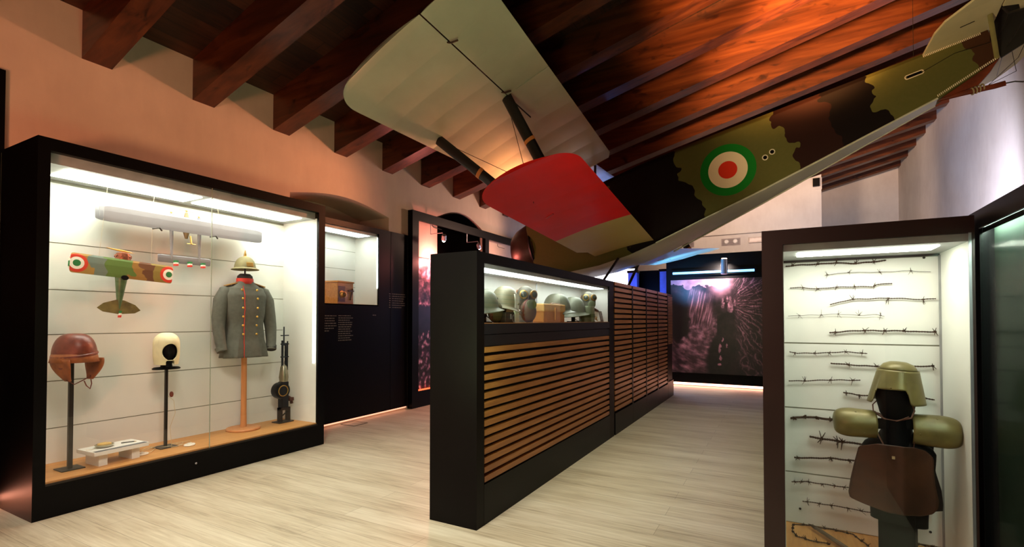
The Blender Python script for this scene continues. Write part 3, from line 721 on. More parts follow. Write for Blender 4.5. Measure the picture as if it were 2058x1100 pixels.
def gas_mask(label, px, z0, rot, tilt=0):
    y = atx(px, 610, xn+.02).y; g = thing('gas_mask', label, 'gas mask', (xn+.04, y, z0), rot=(tilt, 0, rot))
    RUB = mat('grey_rubber', (96, 92, 78), .6, var=.3, scale=14)
    bm = B(); ball(bm, (0, 0, .11), .105, 22, 14, (.86, .8, 1.12))
    for v in bm.verts:
        if v.co.y > .02: v.co.y = .02+(v.co.y-.02)*.3
    obj('face_piece', bm, RUB, g, True)
    for s in (-1, 1):
        bm = B(); lathe(bm, [(.036, -.01), (.038, .012), (.03, .016)], n=20, axis='y'); xf(bm, Matrix.Translation((s*.045, -.082, .145))@Matrix.Rotation(PI, 4, 'Z')@Matrix.Rotation(s*.35, 4, 'Z')); e = obj('eyepiece', bm, BRASS, g, True)
        bm = B(); lathe(bm, [(.028, 0), (.02, .004), (.003, .006)], n=16, axis='y'); xf(bm, Matrix.Translation((s*.051, -.098, .145))@Matrix.Rotation(PI, 4, 'Z')@Matrix.Rotation(s*.35, 4, 'Z')); obj('lens', bm, mat('smoky_lens', (60, 66, 58), .12), e, True)
    obj('filter', lathe(B(), [(.03, -.17), (.042, -.165), (.042, -.10), (.03, -.085)], (0, 0, .055), 22, 'y'), mat('olive_tin', (88, 92, 64), .45, .4, var=.2), g, True)
    bm = B(); tube(bm, [(-.085, .0, .15), (-.06, .05, .19), (0, .07, .20), (.06, .05, .19), (.085, .0, .15)], .006, 6, True, .002); obj('head_strap', bm, LEATH2, g)
    return g
gas_mask('dark gas mask standing behind the white upright in the niche', 1052, ZN+.10, R_-.75)
gas_mask('round eyed gas mask beside a metal tin at the far end of the niche', 1179, ZN+.13, R_-.95, -.1)
for px, hgt_ in ((1052, .10), (1179, .13)):
    y = atx(px, 610, xn+.02).y; b_ = thing('display_block', 'small clear block lifting the %s gas mask' % ('near' if px < 1100 else 'far'), 'block', (xn+.04, y, ZN))
    obj('block', boxb(-.05, .05, -.05, .05, 0, hgt_), mat('grey_block', (120, 118, 110), .4), b_)
    obj('pad', boxb(-.045, .045, -.045, .045, hgt_, hgt_+.004), GREYT, b_)
def canteen(label, px, r, m, x=xn+.05, z=0, rot=R_):
    y = atx(px, 620, x).y; c_ = thing('canteen', label, 'canteen', (x, y, ZN+z), rot)
    bm = B(); ball(bm, (0, 0, r), r, 22, 14, (1, .62, 1)); obj('bottle', bm, m, c_, True)
    obj('neck', lathe(B(), [(.018, r*1.9), (.016, r*2.15), (.02, r*2.18), (.018, r*2.35)], n=14), STEEL_DK, c_, True)
    bm = B(); tube(bm, [(r*1.0*math.cos(a), 0, r+r*1.02*math.sin(a)) for a in [2*PI*i/28 for i in range(29)]], .008, 6, False, .003); obj('carry_strap', bm, LEATH, c_)
canteen('dark olive round canteen under the second helmet', 996, .085, mat('olive_felt', (84, 78, 40), .8, var=.3))
canteen('brown leather covered round canteen next to the near gas mask', 1062, .10, mat('brown_felt', (104, 78, 58), .7, var=.3), x=xn+.10)
y = atx(1094, 620, xn).y
lb = thing('leather_case', 'tan leather case with a flap and strap, in front of the grey green helmet', 'case', (xn+.04, y, ZN), R_)
TANC = mat('honey_leather', (206, 142, 64), .5, var=.15, scale=10)
obj('body', boxb(-.25, .25, -.07, .07, 0, .15, bevel=.01), TANC, lb); obj('flap', boxb(-.26, .26, -.078, .078, .10, .175, bevel=.012), mat('pale_honey_leather', (226, 178, 104), .5, var=.1), lb)
obj('strap', boxb(-.02, .02, -.088, -.076, .02, .14, bevel=.003), TANC, lb)
bm = B(); tube(bm, [(-.1, -.07, .178), (-.03, -.06, .186), (.08, -.05, .182), (.2, -.06, .178)], .006, 6, True, .003); obj('carry_strap', bm, LEATH2, lb)
y = atx(1171, 620, xn+.05).y
tn_ = thing('mask_tin', 'ribbed grey green metal tin under the round eyed gas mask', 'tin', (xn+.10, y, ZN))
obj('tin', lathe(B(), [(.085, 0), (.088, .01)]+[(.085+.003*(k % 2), .02+k*.02) for k in range(8)]+[(.08, .18)], n=32), mat('green_tin', (128, 134, 106), .45, .4, var=.2), tn_, True)
obj('label_band', lathe(B(), [(.0895, .05), (.0895, .09)], n=32, cap=False), mat('olive_band', (88, 96, 60), .6), tn_, True)
y = atx(1196, 610, xn).y
dk = thing('messkit_lid', 'oval brown metal lid standing at the far end of the niche', 'lid', (xn-.03, y, ZN+.16), rot=(.35, .2, R_))
obj('lid', lathe(B(), [(.02, -.02), (.115, -.016), (.12, 0), (.112, .012), (.03, .018)], n=30, sy=.7), mat('copper_brown', (120, 74, 50), .45, .5, var=.2), dk, True)
obj('rim', tube(B(), [(.12*math.cos(a), .084*math.sin(a), 0) for a in [2*PI*i/32 for i in range(33)]], .004, 6, False), STEEL_DK, dk)
sb_ = thing('lid_support', 'thin support rod under the oval brown lid', 'support', (xn-.03, y, ZN)); obj('rod', tube(B(), [(0, 0, 0), (0, 0, .15)], .005, 8), STEEL_DK, sb_); obj('foot', lathe(B(), [(.03, 0), (.03, .006)]), STEEL_DK, sb_)
y = atx(1188, 636, xn+.1).y
random.seed(8); bm = B(); pts = [Vector((.06*math.sin(i*.9), .13*math.sin(i*.37), .02+.04*abs(math.sin(i*.51)))) for i in range(50)]
tube(bm, pts, .006, 6, True, .003); sw = obj('webbing_strap', bm, mat('tan_webbing', (176, 140, 80), .8), None, True); sw.location = (xn+.08, y, ZN-.004); tag(sw, 'tangled tan webbing strap lying beside the metal tin', 'strap')
y = atx(1207, 636, xn+.1).y
lc = thing('caption_card', 'small brown caption card leaning at the far corner of the niche', 'caption card', (xn+.12, y, ZN), R_+.1)
CARDM = mat('brown_card', (96, 72, 62), .6)
obj('card', xf(boxb(-.07, .07, -.003, .003, 0, .13), Matrix.Rotation(-.2, 4, 'X')), CARDM, lc); obj('foot', boxb(-.05, .05, 0, .05, 0, .004), CARDM, lc)
bm = B()
for k in range(6): box(bm, -.055, .055-random.random()*.03, -.0045, -.0035, .11-k*.016, .114-k*.016)
obj('print_lines', xf(bm, Matrix.Rotation(-.2, 4, 'X')), mat('pale_print', (200, 190, 180), .7), lc)
y = atx(1020, 636, xn+.1).y
fr_ = thing('first_aid_tin', 'little dark box with a clasp below the second helmet', 'box', (xn+.08, y, ZN), R_)
obj('box', boxb(-.08, .08, -.05, .05, 0, .085, bevel=.005), mat('dark_tin', (58, 52, 44), .5, .3, var=.3), fr_); obj('clasp', boxb(-.01, .01, -.056, -.049, .03, .07), ALU, fr_)
y = atx(1031, 636, xn+.12).y
sk_ = thing('wire_cutter_head', 'small shiny metal buckle piece beside the white upright', 'buckle', (xn+.13, y, ZN), R_)
obj('frame', tube(B(), [(.03*math.cos(a), 0, .035+.03*math.sin(a)) for a in [2*PI*i/20 for i in range(21)]], .006, 6, False), ALU, sk_); obj('tongue', tube(B(), [(0, 0, .005), (0, 0, .065)], .004, 6), ALU, sk_)
sk_.name = 'metal_buckle'

# ================================================================ WALL PANEL with lit niche (left wall)
QX = -5.375; qy0, qy1, qz = 4.15, 6.30, 2.835; ny0q, ny1q, nz0q, nz1q = 4.30, 5.64, 1.675, 2.755; nd = -5.86
wp = thing('wall_panel', 'black wall panel beside the tall showcase with a lit niche and small white text', 'wall panel', (XL, qy0, 0))
bm = B(); o3 = (XL, qy0)
def qb(x0, x1, y0, y1, z0, z1, bm=None): return box(bm if bm is not None else B(), x0-XL, x1-XL, y0-qy0, y1-qy0, z0, z1)
qb(XL+.001, QX, qy0, ny0q, .05, qz, bm); qb(XL+.001, QX, ny1q, qy1, .05, qz, bm); qb(XL+.001, QX, ny0q, ny1q, .05, nz0q, bm); qb(XL+.001, QX, ny0q, ny1q, nz1q, qz, bm)
obj('board', bm, BLACK, wp)
bm = B(); qb(nd-.01, nd, ny0q, ny1q, nz0q, nz1q, bm); qb(nd, XL, ny0q, ny0q+.01, nz0q, nz1q, bm); qb(nd, XL, ny1q-.01, ny1q, nz0q, nz1q, bm); obj('niche_lining', bm, WHITEP, wp)
bm = B(); qb(nd, nd+.001, ny0q, ny1q, 2.22, 2.226, bm); qb(nd, nd+.001, ny0q, ny1q, 1.95, 1.956, bm); qb(nd, nd+.001, ny0q, ny1q, 2.5, 2.506, bm); obj('seam_strip', bm, SEAM, wp)
obj('light_housing', qb(nd-.01, XL, ny0q, ny1q, nz1q-.04, nz1q), GREYL, wp); obj('light_panel', qb(-5.68, -5.45, ny0q+.1, ny1q-.12, nz1q-.046, nz1q-.0405), LEDN, wp)
obj('niche_shelf', qb(nd-.01, QX, ny0q, ny1q, nz0q-.015, nz0q+.001), OAK, wp)
obj('glass_pane', qb(QX-.012, QX-.008, ny0q+.001, ny1q-.001, nz0q+.001, nz1q-.001), GLASS, wp)
obj('side_light', qb(XL+.004, XL+.012, ny1q-.022, ny1q-.0105, nz0q+.25, nz1q-.06), MATS['side_led'], wp)
obj('panel_joint', qb(QX, QX+.002, 5.90, 5.93, .05, qz), CHAR, wp)
obj('plinth_light', qb(XL+.002, XL+.02, 4.2, 6.28, .03, .048), WARMLED, wp)
WTXT = mat('white_print', (128, 116, 104), .7)
def text_block(parent, x, y0, y1, z1, rows, dz, s, off, big=0):
    random.seed(s); bm = B()
    for k in range(rows):
        yy = y0; end = y1-(random.random()*.5*(y1-y0) if k == rows-1 else random.random()*.06)
        while yy < end-.01:
            w = random.uniform(.012, .05); w = min(w, end-yy)
            hh_ = dz*.36; zb = z1-k*dz
            box(bm, x-off[0], x-off[0]+.0012, yy-off[1], yy+w-off[1], zb-hh_, zb); yy += w+.009
    return obj('text_block', bm, WTXT, parent)
a = atx(656, 634, QX); b = atx(677, 634, QX)
text_block(wp, QX, a.y-.2, b.y, a.z, 7, .034, 1, o3)
a = atx(680, 634, QX); b = atx(711, 634, QX); text_block(wp, QX, a.y, b.y, a.z, 12, .031, 2, o3)
a = atx(749, 633, QX); b = atx(757, 633, QX); text_block(wp, QX, a.y, b.y, a.z, 1, .031, 3, o3)
a = atx(782, 590, QX); b = atx(816, 592, QX); text_block(wp, QX, a.y, b.y, a.z, 7, .035, 4, o3)
# wooden camera box in the niche
cbx = thing('wooden_camera', 'varnished wooden box camera with a brass lens in the wall niche', 'camera', (-5.55, atx(683, 608, -5.55).y, nz0q+.001), R_+.15)
HON = wood('varnished_maple', (186, 122, 52), (226, 168, 92), 'x', 4, .35)
obj('body', boxb(-.17, .17, -.10, .16, 0, .30, bevel=.008), HON, cbx); obj('lid', boxb(-.18, .18, -.11, .17, .30, .325, bevel=.006), HON, cbx)
obj('lens', lathe(B(), [(.055, -.10), (.055, -.115), (.042, -.12), (.042, -.16), (.034, -.162), (.03, -.13)], (-.10, 0, .13), 28, 'y'), BRASS, cbx, True)
bm = B(); tube(bm, [(.09, -.11, .06), (.14, -.11, .22)], .012, 8); box(bm, .04, .16, -.12, -.10, .18, .20); obj('side_brace', bm, mat('dark_walnut', (110, 66, 34), .4), cbx)
obj('front_board', boxb(-.165, -.02, -.108, -.10, .03, .25), MATS['dark_walnut'], cbx)
# black wall lining at the far left of the tall showcase and a tall dark frame above it
lf = thing('wall_panel', 'black wall panel at the left edge, left of the tall showcase', 'wall panel', (XL, 0, 0))
pz_ = atx(10, 308, XL+.03).z
obj('board', boxb(.001, .03, -1.6, 1.48, .09, pz_), BLACK, lf); obj('plinth_light', boxb(.002, .02, -1.5, 1.45, .04, .085), PINKLED, lf)
obj('rail', boxb(.03, .034, -1.6, 1.48, .34, .348), CHAR, lf)
ff = thing('picture_frame', 'tall thin black frame edge on the wall at the left image border', 'frame', (XL, 0, 0))
q = atx(9, 250, XL+.03); bm = B(); 
for a in ((q.y-.05, q.y), (q.y-1.25, q.y-1.20)): box(bm, .001, .04, a[0], a[1], pz_+.005, 3.42)
box(bm, .001, .04, q.y-1.2, q.y-.05, 3.37, 3.42); obj('frame', bm, BLACK, ff); obj('backing', boxb(.001, .012, q.y-1.2, q.y-.05, pz_+.005, 3.37), CHAR, ff)

# ================================================================ BIG PHOTO FRAME on the left wall
FX = -5.30; fy0, fy1 = 6.33, 10.9
bf = thing('photo_display', 'tall black frame on the left wall holding dark battlefield photo panels under red spots', 'frame', (XL, fy0, 0))
def fb(x0, x1, y0, y1, z0, z1, bm=None): return box(bm if bm is not None else B(), x0-XL, x1-XL, y0-fy0, y1-fy0, z0, z1)
bm = B()
fb(XL+.001, FX, fy0, fy0+.16, .0, 3.26, bm); fb(XL+.06, FX, fy0+.16, fy1, 3.11, 3.26, bm); fb(XL+.001, FX, fy0+.16, fy1, 0, .27, bm); fb(XL+.03, FX, 8.60, 8.74, .27, 3.11, bm); fb(XL+.001, FX, fy1-.15, fy1, .27, 3.11, bm)
obj('frame', bm, BLACK, bf)
obj('base_light', fb(FX-.04, FX-.002, fy0+.17, 8.58, .272, .29), emit('red_base_light', (1, .13, .04), 2.0), bf)
def paint_grid(name, bm_fn, nu, nv, colfn, m, parent):
    bm = B(); lay = bm.verts.layers.float_color.new('print'); V = grid(bm, bm_fn, nu, nv)
    for i in range(nu+1):
        for j in range(nv+1):
            c = colfn(i/nu, j/nv); V[i][j][lay] = (*lin(tuple(max(0, min(255, k)) for k in c)), 1)
    return obj(name, bm, m, parent)
def fbm(x, y, o=5, s=0):
    return noise.fractal(Vector((x, y, s)), .9, 2.1, o)
PRINT = vcol('photo_print', .35)
def battlefield(u, v):
    # v up, u right.  pale sky, ragged ridge lines, scrub
    sky_glare = 0; d = .635+.05*fbm(u*6, 0, 4, 3)
    g = fbm(u*14, v*20, 6, 1)
    g2 = fbm(u*30, v*22, 5, 9)
    if v > d+.18: val = 96+90*g+170*max(0, g2)
    elif v > d: val = 60+80*g+150*max(0, g2-.05)
    elif v > .42+.05*g: val = 22+12*g
    else: val = 30+40*g+330*max(0, g2-.02)
    edge = abs(v-d+.02*fbm(u*30, 1, 3)); val += 110*math.exp(-(edge/.008)**2)
    return (val*1.06+6, val*.78, val*.90+8)
for a, b, s in ((fy0+.17, 8.59, 0), (8.75, fy1-.16, 2)):
    paint_grid('photo_print', lambda u, v: (XL+.04-XL, lerp(a, b, u)-fy0, lerp(.29, 2.50, v)), 170, 190, lambda u, v: battlefield(u+s, v), PRINT, bf)
    obj('photo_backing', fb(XL+.02, XL+.038, a, b, .28, 2.51), BLACK, bf)
# dark shutter in the arched opening above
bm = B(); prism(bm, [(7.16, 2.42), (8.58, 2.42)]+[(p[0], p[1]) for p in arc(7.16, 8.58, 3.28, .20)][::-1], 'x', XL-.06, XL-.03)
sh_ = obj('window_shutter', bm, mat('matt_black_shutter', (3, 3, 3), .95, spec=0), None); tag(sh_, 'black shutter closing the arched window above the battlefield photo', 'shutter')
# spots and cables
def spot(label, px, py, x, aim):
    p = atx(px, py, x); s = thing('spotlight', label, 'spotlight', tuple(p), group='small spotlights over the photos')
    d = (Vector(aim)-p).normalized(); q = d.to_track_quat('-Z', 'Y').to_matrix().to_4x4()
    bm = lathe(B(), [(.02, .10), (.036, .09), (.04, 0), (.036, -.004)], n=20, cap=True); obj('lamp_body', xf(bm, q), ALU, s, True)
    bm = B(); ball(bm, (0, 0, -.02), .026, 16, 10); obj('bulb', xf(bm, q), emit('spot_bulb_red', (1, .45, .36), 60), s, True)
    bm = B(); tube(bm, [(0, 0, .03), (-.03, 0, .12), (XL+.07-p.x, 0, .15 if p.z < 2.6 else .12), (XL+.07-p.x, 0, 3.14-p.z)], .008, 8); obj('bracket', bm, ALU, s, True)
    return s
spot('small red glowing spotlight at the left side of the black arched shutter', 892, 482, -5.05, (-5.36, 7.2, 2.3))
spot('small red glowing spotlight at the right side of the black arched shutter', 963, 498, -5.05, (-5.36, 8.9, 2.3))
WIRE = mat('thin_black_wire', (24, 22, 22), .6)
for (a, b), lab in zip((((868, 437), (888, 462)), ((1000, 487), (1014, 500))), ('thin black cable loop on the pink lit wall left of the shutter', 'thin black cable loop on the pink lit wall right of the frame post')):
    A, Bq = atx(*a, XL+.004), atx(*b, XL+.004)
    tag(obj('wall_cable', tube(B(), [(XL+.004, A.y, 3.10), (XL+.004, A.y, lerp(A.z, Bq.z, .8)), (XL+.004, A.y+.05, Bq.z), (XL+.004, Bq.y, Bq.z)], .004, 6), WIRE), lab, 'cable')

# floor socket lid
p = atz(712, 852, 0); fh = thing('floor_hatch', 'small framed socket lid in the floor by the black wall panel', 'floor hatch', (p.x, p.y, 0), .0)
bm = B()
for a in ((-.13, .13, -.13, -.12), (-.13, .13, .12, .13), (-.13, -.12, -.12, .12), (.12, .13, -.12, .12)): box(bm, *a, .0005, .004)
obj('rim', bm, STEEL_DK, fh); obj('lid', boxb(-.119, .119, -.119, .119, .0005, .003), FLOORM, fh)

# ================================================================ FAR PHOTO BOARD
YF = 11.35
bx0, bx1 = aty(1348, 564, YF).x, aty(1560, 564, YF).x
fbd = thing('photo_board', 'large dark trench photograph on a black freestanding board at the end of the aisle', 'photo board', (bx0, YF, 0))
a = aty(1348, 564, YF); b = aty(1353, 748, YF)
zt2, zb2 = a.z, b.z
obj('board', boxb(-.10, bx1-bx0+1.2, .02, .20, .085, 2.87), BLACK, fbd)
obj('base_light', boxb(-.06, bx1-bx0+1.1, .06, .16, .03, .08), emit('pink_plinth_light', (1, .46, .33), 7), fbd)
def trench(u, v):
    # u right, v up; a muddy path between an earth bank with posts (left) and a brushwood wall (right)
    n1 = fbm(u*9, v*9, 6, 11); n2 = fbm(u*36, v*36, 4, 5)
    vx, vy = .54, .74
    dx, dy = u-vx, v-vy
    r = math.hypot(dx, dy)+1e-6; a = math.atan2(dy, dx)
    val = 24+22*n1+14*n2
    rad = max(0, 1-abs(math.sin(a*17+2.4*fbm(r*5, a*3, 3, 2)))*2.2)*(1 if fbm(r*16, a*9, 3, 7) > -.2 else .2)
    rad2 = max(0, 1-abs(math.sin(a*31+3.0*fbm(r*7, a*3, 3, 12)))*2.2)*(1 if fbm(r*20, a*12, 3, 17) > -.12 else .15)
    steep = max(0, 1-abs(math.sin(u*95+v*38+4*fbm(u*6, v*6, 3, 9)))*3.5)*(1 if fbm(u*14, v*14, 3, 27) > .08 else 0)
    right = sm((dx-.05-.05*max(0, -dy))/.08)
    val = lerp(val, 38+34*max(0, n1)+(150-110*min(1, r))*max(rad, .85*rad2)+80*steep, right)
    if u < vx-.08:
        bank = sm((.60-.25*(.45-u)-v)/.06+.5)
        val = lerp(val, 52+80*max(-.3, fbm(r*26, a*8, 5, 4))+50*max(0, n1)+34*sm(1-abs(u-.28)/.3)*sm(v/.2), bank)
        post = sm((v-(.46+.25*(.38-u)))/.05)*sm((.94-.35*abs(u-.2)-v)/.05)*sm((u-.15)/.04)*sm((.44-u)/.05)
        val = lerp(val, 56+100*max(0, fbm(u*70-v*14, v*6, 4, 2)+.12)+24*n1, post)
        hole = sm((.20+.05*n1-u)/.05)*sm((.90-.4*u-v)/.06)*sm((v-.34-.08*n1)/.08)
        val = lerp(val, 7+6*max(0, n2), hole)
        if v > .92+.05*n1+.25*max(0, .16-u): val = 150+40*n1
    path = abs(dx+.05*math.sin(v*7))/(.025+.24*max(0, vy-.06-v))
    if v < vy-.08: val = lerp(val, 20+16*n1+10*n2, sm((1.1-path)/.4))
    for (cx, cy, rx_, ry_) in ((.485, .27, .012, .045), (.49, .17, .010, .025), (.55, .30, .006, .025), (.475, .10, .016, .012), (.51, .36, .006, .02)):
        e = ((u-cx-.010*n2)/rx_)**2+((v-cy-.02*n1)/ry_)**2
        if e < 1.6: val = lerp(val, 150+20*n2, sm(1.6-e))
    sky_glare = sm(1.15-math.hypot((u-.50-.03*n1)/.15, (v-1.0)/.24)); val = lerp(val, 215, sky_glare)  # lamp glare painted into the print as a pale patch
    for (cx, cy, w_, h_) in ((.585, .715, .026, .070), (.515, .735, .016, .045), (.555, .78, .010, .028), (.625, .74, .010, .03)):
        tw = .55+.45*sm((cy+h_*.7-v)/(h_*.5)); e = ((u-cx-.006*n2)/(w_*tw))**4+((v-cy)/h_)**4
        if e < 1.3: val = lerp(val, 112+110*n2+30*n1, sm((1.3-e)/.6)*.8)
        e2 = math.hypot((u-cx)/(w_*.5), (v-cy-h_*1.12)/(h_*.28))
        if e2 < 1.1: val = lerp(val, 105+20*n2, sm((1.1-e2)/.3))
    return (val*1.08+4, val*.76, val*.84+3)
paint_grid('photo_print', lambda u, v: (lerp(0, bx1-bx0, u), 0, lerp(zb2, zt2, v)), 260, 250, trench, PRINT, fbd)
obj('photo_edge', boxb(-.005, bx1-bx0+.005, .002, .02, zb2-.005, zt2+.005), BLACK, fbd)
# spotlight on an arm and a blue light tube above the print
p = aty(1455, 522, YF-.55)
ps = thing('spotlight', 'cylindrical spotlight on an arm shining on the trench photo', 'spotlight', (p.x, YF-.50, p.z-.12))
obj('lamp_body', lathe(B(), [(.055, -.17), (.065, -.165), (.065, .13), (.05, .14)], n=24), ALU, ps, True)
obj('bulb', lathe(B(), [(.05, .141), (.045, .15), (.01, .155)], n=20), emit('spot_bulb_warm', (1, .7, .5), 40), ps, True)
obj('arm', tube(B(), [(0, .06, .05), (0, .25, .10), (0, .52, .10)], .015, 8), BLACK, ps, True)
A, Bq = aty(1352, 548, YF-.12), aty(1516, 545, YF-.12)
bt = thing('blue_light_tube', 'long thin blue fluorescent tube above the trench photo', 'light tube', (A.x, YF-.1, (A.z+Bq.z)/2))
obj('tube', tube(B(), [(0, 0, 0), (Bq.x-A.x, 0, 0)], .024, 12), emit('blue_tube', (.18, .52, 1), 3.2), bt, True)
obj('fixture', boxb(-.03, Bq.x-A.x+.03, .03, .119, -.05, .07), BLACK, bt)
# luminous screen and blue lit column beyond the row
p0 = aty(1205, 580, 12.5); p1 = aty(1268, 535, 12.5)
sc_ = thing('projection_screen', 'glowing white projection screen far behind the slatted row', 'screen', (p0.x-.5, 12.5, .6))
obj('screen', boxb(0, p1.x-p0.x+.6, 0, .03, .3, 2.15), emit('screen_glow', (.95, .95, 1), 5), sc_); obj('frame', boxb(-.06, p1.x-p0.x+.66, .03, .08, .24, 2.21), BLACK, sc_)
obj('foot', boxb(.2, .5, -.1, .3, -.6, -.57), BLACK, sc_); obj('post', boxb(.32, .38, .03, .07, -.57, .24), BLACK, sc_)
BLUEW = mat('blue_painted_column', (90, 120, 215), .4)
for (ua, ub), lab in zip(((1262, 1280), (1326, 1346)), ('blue lit square column beside the projection screen', 'blue lit square column left of the trench photo')):
    a, b = aty(ua, 560, 12.25), aty(ub, 560, 12.25)
    c_ = thing('column', lab, 'column', (a.x, 12.25, 0)); obj('shaft', boxb(0, b.x-a.x, 0, .2, 0, 2.62), BLUEW, c_); obj('cap', boxb(-.02, b.x-a.x+.02, -.02, .22, 2.62, 2.68), BLACK, c_)
# black backdrop hall behind: dark partition
bk = thing('room_divider', 'wide black divider wall behind the central row under the plane nose', 'divider', (-5.3, 13.2, 0))
obj('wall_panel', boxb(0, 6.2, 0, .15, 0, 2.75), BLACK, bk); obj('base', boxb(0, 6.2, -.02, 0, 0, .12), CHAR, bk)

# fittings on the cross wall
def vent(label, ua, ub, va, vb, kind):
    a, b = aty(ua, vb, 15.6), aty(ub, va, 15.6); w, hh_ = b.x-a.x, b.z-a.z
    g = thing('wall_vent' if kind else 'emergency_light', label, 'vent' if kind else 'emergency light', (a.x, 15.6, a.z))
    if kind:
        bm = B(); box(bm, 0, w, -.02, 0, 0, hh_); obj('plate', bm, mat('grey_vent', (150, 138, 136), .5), g)
        bm = B()
        for k in range(6): box(bm, .03, w-.03, -.028, -.02, hh_*(.12+.13*k), hh_*(.12+.13*k)+hh_*.05)
        obj('louvre', bm, mat('vent_slot', (110, 98, 98), .6), g)
        if kind == 2:
            for x_ in (.27, .73): obj('nozzle', lathe(B(), [(.07, -.03), (.05, -.06), (.02, -.062)], (w*x_, 0, hh_*.55), 18, 'y'), mat('vent_white', (226, 222, 218), .4), g, True)
    else:
        obj('housing', boxb(0, w, -.06, 0, 0, hh_, bevel=.01), mat('lamp_housing', (206, 190, 180), .5), g); obj('diffuser', boxb(w*.06, w*.94, -.066, -.06, hh_*.25, hh_*.75), mat('milky_cover', (226, 210, 200), .4), g)
vent('small grey square grille on the pale cross wall', 1377, 1395, 487, 498, 1)
vent('grey vent plate with two round nozzles on the pale cross wall', 1450, 1488, 478, 495, 2)
vent('long white emergency light on the pale cross wall beside the right showcase', 1505, 1545, 475, 489, 0)
a = aty(1386, 478, 15.6); b = aty(1612, 454, 15.6)
lg = obj('wall_ledge', boxb(a.x, b.x, 15.50, 15.6, (a.z+b.z)/2-.05, (a.z+b.z)/2), PW); tag(lg, 'thin pale ledge running across the cross wall', 'ledge')
p = aty(1641, 367, 15.6); sn = thing('wall_sensor', 'small black sensor near the top corner of the cross wall', 'sensor', tuple(p)); obj('body', boxb(-.09, .07, -.10, -.02, -.12, .10, bevel=.01), BLACK, sn); obj('mount', boxb(-.04, .12, -.02, 0, -.2, .12), PW, sn)

# ================================================================ RIGHT SHOWCASE
RY, rx0, rx1, RZT = 2.9735, -.094, .769, 1.926
rg0, rg1, rgz, rgb = .005, .748, 1.848, .22
RB = 3.475
rc = thing('showcase', 'black showcase at the right with barbed wire strands and trench body armour', 'display case', (rx0, RY, 0))
REDBR = mat('dark_red_brown_frame', (44, 22, 18), .42, var=.1)
def rb(x0, x1, y0, y1, z0, z1, bm=None, **k): return box(bm if bm is not None else B(), x0-rx0, x1-rx0, y0-RY, y1-RY, z0, z1, **k)
bm = B()
rb(rx0, rg0, RY, RB+.03, 0, RZT, bm); rb(rg1+.012, rx1, RY, RB+.03, 0, RZT, bm); rb(rg0, rg1+.012, RY, RB+.03, rgz, RZT, bm); rb(rg0, rg1+.012, RB+.005, RB+.03, 0, rgz, bm)
obj('cabinet_frame', bm, REDBR, rc)
obj('plinth', rb(rg0, rg1+.012, RY, RB+.005, 0, rgb-.012), BLACK, rc)
bm = B(); zz = [.25, .53, .919, 1.31, 1.80]
zz[0] = .224
for a, b in zip(zz[:-1], zz[1:]): rb(rg0, rg1, RB-.006, RB, a+.004, b-.004, bm)
rb(rg1+.006, rg1+.012, RY+.02, RB, rgb, 1.815, bm); rb(rg0, rg0+.003, RY+.02, RB, rgb, 1.815, bm)
obj('back_lining', bm, WHITEP, rc); obj('seam_strip', rb(rg0, rg1, RB-.0005, RB+.001, .224, 1.80), SEAM, rc)
obj('corner_trim', rb(rg1-.002, rg1+.006, RB-.02, RB, rgb, 1.80), GREYL, rc)
obj('light_housing', rb(rg0+.001, rg1+.011, RY+.02, RB, 1.812, 1.847), GREYL, rc)
obj('light_panel', rb(rg0+.07, rg1-.08, RY+.10, RY+.27, 1.806, 1.8115), LED, rc)
obj('floor_shelf', rb(rg0, rg1+.012, RY+.02, RB, rgb-.012, rgb+.004), OAK, rc)
obj('glass_pane', rb(rg0+.001, rg1+.010, RY+.008, RY+.013, rgb-.01, rgz-.001), GLASS, rc)
obj('jamb_trim', rb(rg1-.0, rg1+.010, RY+.0, RY+.007, rgb, rgz), ALU, rc)
bm = B()
for (u, v) in ((1857, 518), (1608, 1023), (1870, 1070)):
    p = aty(u, v, RB-.007); lathe(bm, [(.007, 0), (.006, -.004)], (p.x-rx0, RB-.006-RY, p.z), 10, 'y')
obj('screw_cap', bm, STEEL_DK, rc)

